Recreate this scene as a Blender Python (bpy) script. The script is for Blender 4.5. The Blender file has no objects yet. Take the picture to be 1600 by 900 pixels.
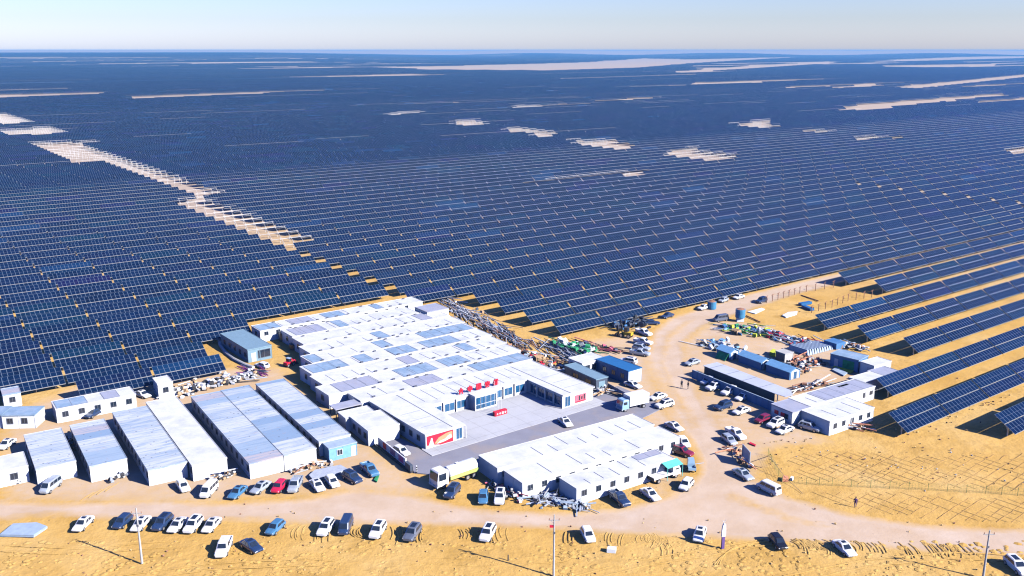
import bpy, math, random
import numpy as np
from mathutils import Vector, Matrix
D = bpy.data
S = bpy.context.scene
COL = S.collection
random.seed(11)
PI = math.pi
# ------------------------------------------------------------------ camera, sky, sun, exposure
F, H = 1450.0, 68.0
TH = math.atan(372.0 / F)
cam = D.objects.new('camera', D.cameras.new('camera')); COL.objects.link(cam)
cam.data.sensor_width = 36.0; cam.data.lens = 36.0 * F / 1600.0
cam.data.clip_start = 1.0; cam.data.clip_end = 60000.0
cam.location = (0, 0, H); cam.rotation_euler = (PI / 2 - TH, 0, 0)
S.camera = cam
SUN_EL = math.radians(31.5)
SUN_AZ = math.radians(118.0)            # clockwise from the view axis (+Y)
w = D.worlds.new('World'); S.world = w; w.use_nodes = True
nt = w.node_tree
sky = nt.nodes.new('ShaderNodeTexSky'); sky.sky_type = 'NISHITA'; sky.sun_disc = False
sky.sun_elevation = SUN_EL; sky.sun_rotation = SUN_AZ
sky.altitude = 300; sky.air_density = 1.0; sky.dust_density = 1.0; sky.ozone_density = 4.0
tint = nt.nodes.new('ShaderNodeMix'); tint.data_type = 'RGBA'; tint.blend_type = 'MULTIPLY'; tint.inputs[0].default_value = 1.0
tcw = nt.nodes.new('ShaderNodeTexCoord'); sxyz = nt.nodes.new('ShaderNodeSeparateXYZ'); nt.links.new(tcw.outputs['Generated'], sxyz.inputs[0])
rmp = nt.nodes.new('ShaderNodeValToRGB'); nt.links.new(sxyz.outputs[2], rmp.inputs[0])   # milky horizon, deep cold winter blue above
el = rmp.color_ramp.elements.new(0.03); el.color = (1.02, 1.005, 1.27, 1)
rmp.color_ramp.elements[0].position = 0.0; rmp.color_ramp.elements[0].color = (1.36, 1.33, 1.75, 1)
rmp.color_ramp.elements[2].position = 0.28; rmp.color_ramp.elements[2].color = (0.22, 0.36, 0.95, 1)
nt.links.new(rmp.outputs[0], tint.inputs[7])
nt.links.new(sky.outputs[0], tint.inputs[6]); nt.links.new(tint.outputs[2], nt.nodes['Background'].inputs[0])
nt.nodes['Background'].inputs[1].default_value = 0.09
sl = D.lights.new('sun', 'SUN'); sl.energy = 5.0; sl.angle = math.radians(0.5); sl.color = (1.0, 0.955, 0.89)
so = D.objects.new('sun', sl); COL.objects.link(so)
sd = Vector((math.sin(SUN_AZ) * math.cos(SUN_EL), math.cos(SUN_AZ) * math.cos(SUN_EL), math.sin(SUN_EL)))
so.rotation_euler = sd.to_track_quat('Z', 'Y').to_euler(); so.location = sd * 300
S.view_settings.view_transform = 'Standard'; S.view_settings.look = 'None'
S.view_settings.exposure = 0.9; S.view_settings.gamma = 1.0
S.view_settings.use_curve_mapping = False
S.render.engine = 'CYCLES'
S.cycles.max_bounces = 6; S.cycles.diffuse_bounces = 0; S.cycles.glossy_bounces = 3
S.cycles.volume_bounces = 0; S.cycles.volume_step_rate = 4.0
S.cycles.use_denoising = True
S.cycles.filter_width = 1.2
HAZE_DENSITY = 9e-5

# ------------------------------------------------------------------ coordinates
def G(x, y, z=0.0):
    """point of the site at height z seen at photo pixel (x, y)"""
    u = (x - 800) / F; v = (450 - y) / F
    dx, dy, dz = u, math.cos(TH) + v * math.sin(TH), -math.sin(TH) + v * math.cos(TH)
    t = (z - H) / dz
    return Vector((dx * t, dy * t, z))
def project(X, Y, Z):
    dz = Z - H
    dep = Y * math.cos(TH) - dz * math.sin(TH)
    if dep < 1: return (-9999, -9999)
    return 800 + F * X / dep, 450 - F * (Y * math.sin(TH) + dz * math.cos(TH)) / dep
R = math.radians
CAMP = R(57.0)
def axes(az):
    return Vector((math.sin(az), math.cos(az), 0)), Vector((-math.cos(az), math.sin(az), 0))
CA, CB = axes(CAMP)
def cp(a, b, z=0.0):
    p = CA * a + CB * b; p.z = z
    return p

# ------------------------------------------------------------------ materials
def node(nt, t, **kw):
    n = nt.nodes.new(t)
    for k, v in kw.items():
        if k in n.inputs.keys(): n.inputs[k].default_value = v
        else: setattr(n, k, v)
    return n
def base_mat(name, rough=0.6, metal=0.0, spec=0.5):
    m = D.materials.new(name); m.use_nodes = True
    b = m.node_tree.nodes['Principled BSDF']
    b.inputs['Roughness'].default_value = rough; b.inputs['Metallic'].default_value = metal
    b.inputs['Specular IOR Level'].default_value = spec
    return m, m.node_tree, b
def rgb(c): return (c[0], c[1], c[2], 1.0)
def mix(nt, fac, c1, c2, blend='MIX'):
    n = nt.nodes.new('ShaderNodeMix'); n.data_type = 'RGBA'; n.blend_type = blend
    for s, v in ((n.inputs[0], fac), (n.inputs[6], c1), (n.inputs[7], c2)):
        if isinstance(v, bpy.types.NodeSocket): nt.links.new(v, s)
        elif isinstance(v, (int, float)): s.default_value = v
        else: s.default_value = rgb(v)
    return n.outputs[2]
def math_n(nt, op, a, b=None, c=None):
    n = nt.nodes.new('ShaderNodeMath'); n.operation = op
    for i, v in enumerate((a, b, c)):
        if v is None: continue
        if isinstance(v, bpy.types.NodeSocket): nt.links.new(v, n.inputs[i])
        else: n.inputs[i].default_value = v
    return n.outputs[0]
def ramp(nt, fac, stops, interp='LINEAR'):
    n = nt.nodes.new('ShaderNodeValToRGB'); n.color_ramp.interpolation = interp
    e = n.color_ramp.elements
    while len(e) < len(stops): e.new(0.5)
    for i, (p, c) in enumerate(stops):
        e[i].position = p; e[i].color = rgb(c) if not isinstance(c, (int, float)) else (c, c, c, 1)
    nt.links.new(fac, n.inputs[0])
    return n.outputs[0]
def objcoord(nt, scale=(1, 1, 1), which='Object'):
    tc = nt.nodes.new('ShaderNodeTexCoord'); mp = nt.nodes.new('ShaderNodeMapping')
    mp.inputs['Scale'].default_value = scale
    nt.links.new(tc.outputs[which], mp.inputs[0])
    return mp.outputs[0]
def noise(nt, vec, scale, detail=3, rough=0.55):
    n = nt.nodes.new('ShaderNodeTexNoise'); n.inputs['Scale'].default_value = scale
    n.inputs['Detail'].default_value = detail; n.inputs['Roughness'].default_value = rough
    nt.links.new(vec, n.inputs['Vector'])
    return n.outputs['Fac']
def mat(name, col, rough=0.6, metal=0.0, spec=0.5, var=0.12, scale=1.5, dirt=None, dirt_amt=0.35):
    m, t, b = base_mat(name, rough, metal, spec)
    geo = t.nodes.new('ShaderNodeNewGeometry')
    f = noise(t, geo.outputs['Position'], scale, 3)
    lo = tuple(max(0, c * (1 - var)) for c in col); hi = tuple(min(1, c * (1 + var)) for c in col)
    c = ramp(t, f, [(0.3, lo), (0.7, hi)])
    if dirt:
        g = ramp(t, noise(t, geo.outputs['Position'], scale * 0.35, 5, 0.65), [(0.48, 0.0), (0.72, 1.0)])
        c = mix(t, math_n(t, 'MULTIPLY', g, dirt_amt), c, dirt)
    t.links.new(c, b.inputs['Base Color'])
    return m
MT = {}
def banded_roof(name, axis, stops, streak=True):
    """container roofs laid side by side: every 3 m module has its own tone, dust streaks and rust specks"""
    m, t, b = base_mat(name, 0.5, 0.0, 0.4)
    tc = t.nodes.new('ShaderNodeTexCoord'); sep = t.nodes.new('ShaderNodeSeparateXYZ')
    t.links.new(tc.outputs['Object'], sep.inputs[0])
    oi = t.nodes.new('ShaderNodeObjectInfo')
    off = math_n(t, 'MULTIPLY', oi.outputs['Random'], 91.0)
    along = sep.outputs[axis]
    f = math_n(t, 'FLOOR', math_n(t, 'DIVIDE', along, 2.95))
    wn = t.nodes.new('ShaderNodeTexWhiteNoise'); wn.noise_dimensions = '2D'
    cx = t.nodes.new('ShaderNodeCombineXYZ')
    t.links.new(f, cx.inputs[0]); t.links.new(off, cx.inputs[1]); t.links.new(cx.outputs[0], wn.inputs['Vector'])
    c = ramp(t, wn.outputs['Value'], stops, 'CONSTANT')
    # rain streaks running across the module
    sc = (0.25, 2.2, 1) if axis == 'Y' else (2.2, 0.25, 1)
    mp = t.nodes.new('ShaderNodeMapping'); mp.inputs['Scale'].default_value = sc
    ad = t.nodes.new('ShaderNodeVectorMath'); ad.operation = 'ADD'
    t.links.new(tc.outputs['Object'], ad.inputs[0])
    c2 = t.nodes.new('ShaderNodeCombineXYZ'); t.links.new(off, c2.inputs[2]); t.links.new(c2.outputs[0], ad.inputs[1])
    t.links.new(ad.outputs[0], mp.inputs[0])
    s = ramp(t, noise(t, mp.outputs[0], 1.0, 4, 0.6), [(0.45, 0.0), (0.68, 0.85)])
    c = mix(t, s, c, (0.23, 0.33, 0.46))
    rust = ramp(t, noise(t, ad.outputs[0], 1.3, 4, 0.7), [(0.6, 0.0), (0.76, 0.75)])
    c = mix(t, rust, c, (0.42, 0.29, 0.25))
    vo = t.nodes.new('ShaderNodeTexVoronoi'); vo.inputs['Scale'].default_value = 0.75
    t.links.new(ad.outputs[0], vo.inputs['Vector'])
    d = ramp(t, vo.outputs['Distance'], [(0.10, 0.75), (0.13, 0.0)])
    c = mix(t, d, c, (0.1, 0.11, 0.15))
    # thin dark joint between modules
    fr = math_n(t, 'FRACT', math_n(t, 'DIVIDE', along, 2.95))
    j = math_n(t, 'LESS_THAN', fr, 0.022)
    c = mix(t, math_n(t, 'MULTIPLY', j, 0.5), c, (0.25, 0.27, 0.32))
    t.links.new(c, b.inputs['Base Color'])
    return m
W1, W2, BL, BG, PK = (0.57, 0.6, 0.63), (0.47, 0.52, 0.57), (0.25, 0.35, 0.48), (0.34, 0.43, 0.53), (0.47, 0.43, 0.45)
MT['roof_band_y'] = banded_roof('barrack_roof_bands', 'Y', [(0, W1), (0.3, W2), (0.5, BG), (0.68, BL), (0.8, PK), (0.9, W1)])
MT['roof_pale_y'] = banded_roof('barrack_roof_pale', 'Y', [(0, W1), (0.45, W2), (0.75, BG), (0.85, W1)])
MT['roof_white_x'] = mat('white_roof_sheet', (0.68, 0.685, 0.69), 0.45, 0, 0.4, 0.05, 0.8, (0.46, 0.48, 0.52), 0.75)
MT['pale_roof'] = mat('pale_shed_roof', (0.5, 0.53, 0.6), 0.5, 0, 0.4, 0.05, 0.5, (0.4, 0.42, 0.5), 0.5)
MT['roof_blue'] = mat('bluish_roof_sheet', (0.25, 0.36, 0.48), 0.45, 0, 0.4, 0.14, 0.9, (0.42, 0.48, 0.55), 0.8)
MT['roof_grey'] = mat('lilac_grey_roof_sheet', (0.36, 0.38, 0.47), 0.5, 0, 0.4, 0.08, 0.7, (0.46, 0.42, 0.42), 0.5)
MT['white'] = mat('white_painted_steel', (0.82, 0.83, 0.84), 0.4, 0, 0.45, 0.03, 0.4, (0.66, 0.66, 0.66), 0.35)
MT['white_wall_l'] = MT['white']
MT['seam'] = mat('roof_joint', (0.2, 0.23, 0.3), 0.6)
MT['glass'] = mat('dark_window_glass', (0.02, 0.03, 0.05), 0.08, 0, 0.6, 0.2)
MT['glass_blue'] = mat('blue_glazing', (0.02, 0.1, 0.22), 0.08, 0, 0.7, 0.3, 1.0)
MT['frame_dark'] = mat('dark_frame', (0.12, 0.13, 0.16), 0.5)
MT['frame_light'] = mat('light_frame', (0.6, 0.62, 0.66), 0.5)
MT['dark'] = mat('dark_recess', (0.03, 0.03, 0.04), 0.8)
MT['blue_wall'] = mat('blue_cladding', (0.07, 0.2, 0.42), 0.5, 0, 0.4, 0.08, 0.6, (0.2, 0.3, 0.42), 0.4)
MT['shade_wall'] = mat('shade_darkened_shed_wall', (0.035, 0.045, 0.07), 0.7)  # shade below the shed roof is put into this near-black colour
MT['blue_deep'] = mat('strong_blue_container', (0.025, 0.14, 0.34), 0.4, 0, 0.4, 0.1)
MT['bluegrey'] = mat('blue_grey_container', (0.2, 0.31, 0.38), 0.5, 0, 0.4, 0.08)
MT['greydark'] = mat('dark_grey_cladding', (0.07, 0.09, 0.13), 0.5)
MT['paleblue'] = mat('pale_blue_sheet', (0.36, 0.45, 0.56), 0.45, 0, 0.4, 0.1)
MT['hutblue'] = mat('light_blue_hut', (0.2, 0.42, 0.66), 0.5, 0, 0.4, 0.1)
MT['red'] = mat('red_paint', (0.62, 0.02, 0.05), 0.45)
MT['pink'] = mat('pink_red_print', (0.72, 0.16, 0.22), 0.6)
MT['orange'] = mat('orange_print', (0.75, 0.3, 0.16), 0.6)
MT['teal'] = mat('teal_awning', (0.12, 0.5, 0.45), 0.6)
MT['purple'] = mat('purple_panel', (0.12, 0.07, 0.24), 0.5)
MT['plum'] = mat('plum_panel', (0.3, 0.06, 0.25), 0.5)
MT['green'] = mat('green_net', (0.03, 0.3, 0.12), 0.8, var=0.3)
MT['lime'] = mat('lime_sheet', (0.55, 0.6, 0.05), 0.7)
MT['yellow'] = mat('yellow_paint', (0.6, 0.38, 0.03), 0.5)
MT['steel'] = mat('galvanised_steel', (0.55, 0.57, 0.6), 0.4, 0.4, 0.5, 0.15)
MT['rusty'] = mat('rusty_steel', (0.32, 0.16, 0.1), 0.8, 0, 0.3, 0.3)
MT['wood'] = mat('raw_timber', (0.55, 0.36, 0.2), 0.8, 0, 0.3, 0.25)
MT['concrete'] = mat('pale_concrete', (0.45, 0.44, 0.43), 0.85, 0, 0.3, 0.1)
MT['tyre'] = mat('tyre_rubber', (0.015, 0.015, 0.017), 0.85)
MT['rim'] = mat('wheel_rim', (0.5, 0.5, 0.52), 0.35, 0.6)
MT['lamp'] = mat('headlight_lens', (0.8, 0.8, 0.82), 0.15)
MT['tail'] = mat('tail_light_lens', (0.5, 0.01, 0.01), 0.2)
MT['chassis'] = mat('dark_chassis', (0.05, 0.05, 0.055), 0.7)
MT['redchassis'] = mat('red_chassis', (0.3, 0.05, 0.05), 0.7)
MT['limepaint'] = mat('lime_tank_paint', (0.45, 0.58, 0.16), 0.4)
MT['bluebarrel'] = mat('blue_water_tank', (0.06, 0.24, 0.42), 0.4, 0, 0.5, 0.1)
MT['blacktank'] = mat('black_plastic_tank', (0.015, 0.02, 0.04), 0.35)
MT['skin'] = mat('skin', (0.4, 0.22, 0.15), 0.6)
MT['cloth_dark'] = mat('dark_clothing', (0.03, 0.03, 0.05), 0.9)
MT['cloth_purple'] = mat('purple_clothing', (0.09, 0.04, 0.15), 0.9)
MT['hair'] = mat('black_hair', (0.01, 0.01, 0.01), 0.6)
MT['rail'] = mat('aluminium_edge_rail', (0.33, 0.31, 0.29), 0.5, 0.1)
MT['backsheet'] = mat('panel_back_and_rail', (0.42, 0.43, 0.46), 0.5, 0.2)
MT['white_steel_beam'] = mat('white_galvanised_rail', (0.58, 0.55, 0.52), 0.5, 0.1)
MT['straw_pale'] = mat('pale_straw_bands', (0.48, 0.31, 0.12), 0.95, 0, 0.2, 0.3, 3)
MT['straw'] = mat('straw_bands', (0.36, 0.21, 0.08), 0.95, 0, 0.2, 0.3, 3)
MT['track'] = mat('ridged_sand', (0.56, 0.37, 0.16), 0.95, 0, 0.2, 0.15, 3)
MT['fence_green'] = mat('green_wire', (0.22, 0.3, 0.1), 0.6)
MT['tarp_grey'] = mat('grey_sheet', (0.42, 0.46, 0.54), 0.6)
def car_paint(name, col, metal=0.0):
    m = mat(name, col, 0.25, metal, 0.5, 0.03); b = m.node_tree.nodes['Principled BSDF']
    b.inputs['Coat Weight'].default_value = 0.5; b.inputs['Coat Roughness'].default_value = 0.1
    return m
PAINT = {'white': car_paint('white_car_paint', (0.8, 0.8, 0.8)), 'silver': car_paint('silver_car_paint', (0.45, 0.5, 0.56), 0.2),
         'navy': car_paint('navy_car_paint', (0.025, 0.05, 0.12)), 'black': car_paint('black_car_paint', (0.015, 0.017, 0.022)),
         'blue': car_paint('blue_car_paint', (0.07, 0.2, 0.36)), 'lightblue': car_paint('light_blue_car_paint', (0.3, 0.48, 0.65)),
         'red': car_paint('red_car_paint', (0.6, 0.02, 0.07)), 'maroon': car_paint('maroon_car_paint', (0.22, 0.02, 0.05)),
         'grey': car_paint('grey_car_paint', (0.12, 0.14, 0.19))}

def panel_material():
    m, t, b = base_mat('photovoltaic_glass', 0.12, 0.0, 0.4)
    uv = t.nodes.new('ShaderNodeUVMap'); sep = t.nodes.new('ShaderNodeSeparateXYZ'); t.links.new(uv.outputs[0], sep.inputs[0])
    u = math_n(t, 'FRACT', sep.outputs[0]); v = sep.outputs[1]
    def edge(x, wd):
        return math_n(t, 'MAXIMUM', math_n(t, 'LESS_THAN', x, wd), math_n(t, 'GREATER_THAN', x, 1 - wd))
    fr = math_n(t, 'MAXIMUM', edge(u, 0.042), edge(v, 0.012))
    half = math_n(t, 'LESS_THAN', math_n(t, 'ABSOLUTE', math_n(t, 'SUBTRACT', v, 0.5)), 0.008)
    geo = t.nodes.new('ShaderNodeNewGeometry'); oi = t.nodes.new('ShaderNodeObjectInfo')
    at = t.nodes.new('ShaderNodeAttribute'); at.attribute_name = 'tone'
    rnd = math_n(t, 'FRACT', math_n(t, 'ADD', math_n(t, 'MULTIPLY', oi.outputs['Random'], 7.3), at.outputs['Fac']))
    cell = ramp(t, rnd, [(0.0, (0.0015, 0.008, 0.03)), (0.35, (0.0015, 0.012, 0.042)), (0.7, (0.003, 0.009, 0.038)), (0.88, (0.0015, 0.019, 0.046)), (0.95, (0.007, 0.007, 0.05)), (1.0, (0.003, 0.03, 0.085))])
    wn = t.nodes.new('ShaderNodeTexWhiteNoise'); wn.noise_dimensions = '2D'
    cx = t.nodes.new('ShaderNodeCombineXYZ'); t.links.new(math_n(t, 'FLOOR', sep.outputs[0]), cx.inputs[0]); t.links.new(rnd, cx.inputs[1])
    t.links.new(cx.outputs[0], wn.inputs['Vector'])
    c = mix(t, math_n(t, 'MULTIPLY', wn.outputs['Value'], 0.3), cell, (0.004, 0.022, 0.075))
    c = mix(t, math_n(t, 'MULTIPLY', half, 0.4), c, (0.3, 0.33, 0.4))
    c = mix(t, fr, c, (0.10, 0.14, 0.2))
    c = mix(t, 0.003, c, (0.6, 0.45, 0.3))
    t.links.new(c, b.inputs['Base Color'])
    r = t.nodes.new('ShaderNodeMix'); t.links.new(fr, r.inputs[0]); r.inputs[2].default_value = 0.14; r.inputs[3].default_value = 0.45
    t.links.new(r.outputs[0], b.inputs['Roughness'])
    return m
MT['pv'] = panel_material()

def ground_material(name):
    m, t, b = base_mat(name, 0.95, 0.0, 0.15)
    geo = t.nodes.new('ShaderNodeNewGeometry'); P = geo.outputs['Position']
    at = t.nodes.new('ShaderNodeAttribute'); at.attribute_name = 'road'
    n1 = noise(t, P, 0.045, 5, 0.6); n2 = noise(t, P, 0.6, 4, 0.65); n3 = noise(t, P, 0.16, 4, 0.6)
    sand = ramp(t, n1, [(0.3, (0.54, 0.315, 0.08)), (0.5, (0.61, 0.375, 0.11)), (0.72, (0.64, 0.435, 0.175))])
    sand = mix(t, ramp(t, n3, [(0.5, 0.0), (0.72, 0.7)]), sand, (0.44, 0.255, 0.06))
    sand = mix(t, ramp(t, n2, [(0.55, 0.0), (0.8, 0.45)]), sand, (0.42, 0.24, 0.075))
    road = ramp(t, n3, [(0.3, (0.53, 0.38, 0.25)), (0.55, (0.58, 0.44, 0.32)), (0.75, (0.62, 0.49, 0.38))])
    f = math_n(t, 'ADD', at.outputs['Fac'], math_n(t, 'MULTIPLY', math_n(t, 'SUBTRACT', n2, 0.5), 0.5))
    f = math_n(t, 'ADD', f, math_n(t, 'MULTIPLY', math_n(t, 'SUBTRACT', n1, 0.5), 0.5))
    f = ramp(t, f, [(0.25, 0.0), (0.75, 1.0)])
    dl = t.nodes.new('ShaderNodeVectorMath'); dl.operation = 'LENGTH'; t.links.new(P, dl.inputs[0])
    fd = ramp(t, math_n(t, 'DIVIDE', dl.outputs['Value'], 1000.0), [(0.27, 0.0), (0.42, 0.85)])   # paler pinkish far sand, haze painted into its colour by distance
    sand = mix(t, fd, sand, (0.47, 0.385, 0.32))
    c = mix(t, f, sand, road)
    vo = t.nodes.new('ShaderNodeTexVoronoi'); vo.inputs['Scale'].default_value = 0.55; t.links.new(P, vo.inputs['Vector'])
    vo.inputs['Randomness'].default_value = 1.0
    peb = ramp(t, vo.outputs['Distance'], [(0.07, 1.0), (0.10, 0.0)])
    vs = t.nodes.new('ShaderNodeSeparateColor'); t.links.new(vo.outputs['Color'], vs.inputs[0])
    peb = math_n(t, 'MULTIPLY', peb, math_n(t, 'GREATER_THAN', vs.outputs[0], 0.72))
    peb = math_n(t, 'MULTIPLY', peb, math_n(t, 'SUBTRACT', 1.0, math_n(t, 'MULTIPLY', f, 0.8)))
    c = mix(t, math_n(t, 'MULTIPLY', peb, 0.6), c, (0.2, 0.12, 0.07))
    t.links.new(c, b.inputs['Base Color'])
    bp = t.nodes.new('ShaderNodeBump'); bp.inputs['Strength'].default_value = 0.4; bp.inputs['Distance'].default_value = 0.5
    hgt = math_n(t, 'ADD', math_n(t, 'MULTIPLY', n2, math_n(t, 'SUBTRACT', 1.0, math_n(t, 'MULTIPLY', f, 0.75))), math_n(t, 'MULTIPLY', peb, 0.3))
    t.links.new(hgt, bp.inputs['Height']); t.links.new(bp.outputs[0], b.inputs['Normal'])
    return m
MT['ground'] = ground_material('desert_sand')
MT['paving'] = mat('pale_courtyard_paving', (0.5, 0.505, 0.53), 0.8, 0, 0.3, 0.03, 0.25, (0.33, 0.34, 0.39), 0.5)
def joints(m, size, ang, dark):
    t = m.node_tree; b = t.nodes['Principled BSDF']; old = b.inputs['Base Color'].links[0].from_socket
    geo = t.nodes.new('ShaderNodeNewGeometry'); mp = t.nodes.new('ShaderNodeMapping'); mp.inputs['Rotation'].default_value = (0, 0, -ang)
    t.links.new(geo.outputs['Position'], mp.inputs[0]); sp_ = t.nodes.new('ShaderNodeSeparateXYZ'); t.links.new(mp.outputs[0], sp_.inputs[0])
    l = [math_n(t, 'LESS_THAN', math_n(t, 'FRACT', math_n(t, 'DIVIDE', sp_.outputs[i], size)), 0.02) for i in (0, 1)]
    n = ramp(t, noise(t, geo.outputs['Position'], 0.5, 4, 0.65), [(0.5, 0.0), (0.8, 0.3)])
    c = mix(t, n, old, (0.3, 0.27, 0.25))
    t.links.new(mix(t, math_n(t, 'MULTIPLY', math_n(t, 'MAXIMUM', l[0], l[1]), dark), c, (0.15, 0.15, 0.17)), b.inputs['Base Color'])
joints(MT['paving'], 4.0, PI / 2 - R(53), 0.45)
MT['lane'] = mat('grey_concrete_lane', (0.25, 0.25, 0.3), 0.85, 0, 0.3, 0.08, 0.3, (0.36, 0.29, 0.24), 0.8)

# ------------------------------------------------------------------ mesh helpers
class MB:
    def __init__(s): s.v = []; s.f = []; s.m = []; s.uv = {}
    def face(s, pts, m=0, uv=None):
        i = len(s.v); s.v += [tuple(p) for p in pts]; s.f.append(tuple(range(i, i + len(pts)))); s.m.append(m)
        if uv: s.uv[len(s.f) - 1] = uv
    def hexa(s, p, m=0):           # 8 points: bottom 0-3 ccw, top 4-7
        i = len(s.v); s.v += [tuple(q) for q in p]
        for q in ((3, 2, 1, 0), (4, 5, 6, 7), (0, 1, 5, 4), (1, 2, 6, 5), (2, 3, 7, 6), (3, 0, 4, 7)):
            s.f.append(tuple(i + k for k in q)); s.m.append(m)
    def box(s, x0, x1, y0, y1, z0, z1, m=0, M=None):
        p = [Vector(q) for q in ((x0, y0, z0), (x1, y0, z0), (x1, y1, z0), (x0, y1, z0), (x0, y0, z1), (x1, y0, z1), (x1, y1, z1), (x0, y1, z1))]
        if M is not None: p = [M @ q for q in p]
        s.hexa(p, m)
    def beam(s, a, b, w, h=None, m=0):
        a = Vector(a); b = Vector(b); h = h or w
        d = (b - a).normalized(); up = Vector((0, 0, 1)) if abs(d.z) < 0.95 else Vector((1, 0, 0))
        x = d.cross(up).normalized() * (w / 2); y = x.cross(d).normalized() * (h / 2)
        s.hexa([a - x - y, a + x - y, b + x - y, b - x - y, a - x + y, a + x + y, b + x + y, b - x + y], m)
    def cyl(s, a, b, r0, r1=None, n=10, m=0, cap=True, mc=None):
        a = Vector(a); b = Vector(b); r1 = r0 if r1 is None else r1
        d = (b - a).normalized(); up = Vector((0, 0, 1)) if abs(d.z) < 0.9 else Vector((1, 0, 0))
        x = d.cross(up).normalized(); y = x.cross(d)
        i = len(s.v)
        for c, r in ((a, r0), (b, r1)):
            for k in range(n):
                t = 2 * PI * k / n; s.v.append(tuple(c + x * (r * math.cos(t)) + y * (r * math.sin(t))))
        for k in range(n):
            s.f.append((i + k, i + (k + 1) % n, i + n + (k + 1) % n, i + n + k)); s.m.append(m)
        if cap:
            s.f.append(tuple(i + k for k in range(n))[::-1]); s.m.append(m if mc is None else mc)
            s.f.append(tuple(i + n + k for k in range(n))); s.m.append(m if mc is None else mc)
    def prism(s, poly, z0, z1, m=0):
        n = len(poly); i = len(s.v)
        s.v += [(p[0], p[1], z0) for p in poly] + [(p[0], p[1], z1) for p in poly]
        s.f.append(tuple(i + k for k in range(n))[::-1]); s.m.append(m)
        s.f.append(tuple(i + n + k for k in range(n))); s.m.append(m)
        for k in range(n):
            s.f.append((i + k, i + (k + 1) % n, i + n + (k + 1) % n, i + n + k)); s.m.append(m)
    def loft(s, rings, m=0, cap=True):
        n = len(rings[0]); i = len(s.v)
        for r in rings: s.v += [tuple(p) for p in r]
        for a in range(len(rings) - 1):
            for k in range(n):
                s.f.append((i + a * n + k, i + a * n + (k + 1) % n, i + (a + 1) * n + (k + 1) % n, i + (a + 1) * n + k)); s.m.append(m)
        if cap:
            s.f.append(tuple(i + k for k in range(n))[::-1]); s.m.append(m)
            s.f.append(tuple(i + (len(rings) - 1) * n + k for k in range(n))); s.m.append(m)
    def mesh(s, name, mats, smooth=False, fix=True):
        me = D.meshes.new(name); me.from_pydata(s.v, [], s.f)
        for mm in mats: me.materials.append(mm)
        me.polygons.foreach_set('material_index', s.m)
        if s.uv:
            ul = me.uv_layers.new(name='UVMap')
            for fi, uv in s.uv.items():
                for li, c in zip(me.polygons[fi].loop_indices, uv): ul.data[li].uv = c
        if fix:
            import bmesh
            bm = bmesh.new(); bm.from_mesh(me); bmesh.ops.recalc_face_normals(bm, faces=bm.faces); bm.to_mesh(me); bm.free()
        if smooth: me.polygons.foreach_set('use_smooth', [True] * len(me.polygons))
        me.update()
        return me
    def build(s, name, mats, parent=None, smooth=False, fix=True):
        if not isinstance(mats, (list, tuple)): mats = [mats]
        return link(name, s.mesh(name, mats, smooth, fix), parent)
def link(name, me, parent=None, loc=None, rz=None):
    o = D.objects.new(name, me); COL.objects.link(o)
    if parent: o.parent = parent
    if loc is not None: o.location = loc
    if rz is not None: o.rotation_euler = (0, 0, rz)
    return o
def tag(o, label=None, cat=None, group=None, kind=None):
    if label: o['label'] = label
    if cat: o['category'] = cat
    if group: o['group'] = group
    if kind: o['kind'] = kind
    return o
def thing(name, label, cat, loc=(0, 0, 0), rz=0.0, group=None):
    o = D.objects.new(name, None); COL.objects.link(o); o.empty_display_size = 0.5
    o.location = loc; o.rotation_euler = (0, 0, rz)
    return tag(o, label, cat, group)
def copy_tree(o, parent=None):
    c = o.copy(); COL.objects.link(c)
    if parent: c.parent = parent
    for ch in list(o.children): copy_tree(ch, c)
    return c
def in_poly(P, poly):
    x, y = P[0], P[1]; r = False; n = len(poly)
    for i in range(n):
        x0, y0 = poly[i][0], poly[i][1]; x1, y1 = poly[i - 1][0], poly[i - 1][1]
        if (y0 > y) != (y1 > y) and x < (x1 - x0) * (y - y0) / (y1 - y0) + x0: r = not r
    return r
def gp(*pts): return [G(*p) for p in pts]

# ------------------------------------------------------------------ terrain
def sstep(a, b, x):
    t = min(1, max(0, (x - a) / (b - a))); return t * t * (3 - 2 * t)
def terr(x, y):
    d = math.hypot(x, y)
    if d < 3000: return 0.0
    az = math.degrees(math.atan2(x, y))
    z = 38 * sstep(3500, 8000, d) * sstep(-3, -17, az)
    z += 30 * sstep(7000, 12500, d) * sstep(-12, 4, az) * (0.6 + 0.4 * math.sin(az * 0.55 + 1))
    z += sstep(12000, 14200, d) * (52 + 9 * math.sin(az * 0.8) + 6 * math.sin(az * 2.1 + 1))
    return min(z, 65.0)
mb = MB(); NS = 180; radii = [0.0] + [60 * 1.149 ** k for k in range(40)] + [15000]
ring_i = []
for r in radii:
    if r == 0: ring_i.append([0]); mb.v.append((0, 0, -0.15)); continue
    row = []
    for k in range(NS):
        t = 2 * PI * k / NS; x, y = r * math.sin(t), r * math.cos(t)
        row.append(len(mb.v)); mb.v.append((x, y, terr(x, y) - 0.15))
    ring_i.append(row)
for a in range(1, len(radii)):
    for k in range(NS):
        k2 = (k + 1) % NS
        if a == 1: mb.f.append((0, ring_i[1][k2], ring_i[1][k]))
        else: mb.f.append((ring_i[a - 1][k], ring_i[a - 1][k2], ring_i[a][k2], ring_i[a][k]))
        mb.m.append(0)
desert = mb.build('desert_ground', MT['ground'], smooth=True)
tag(desert, kind='structure')

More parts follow.
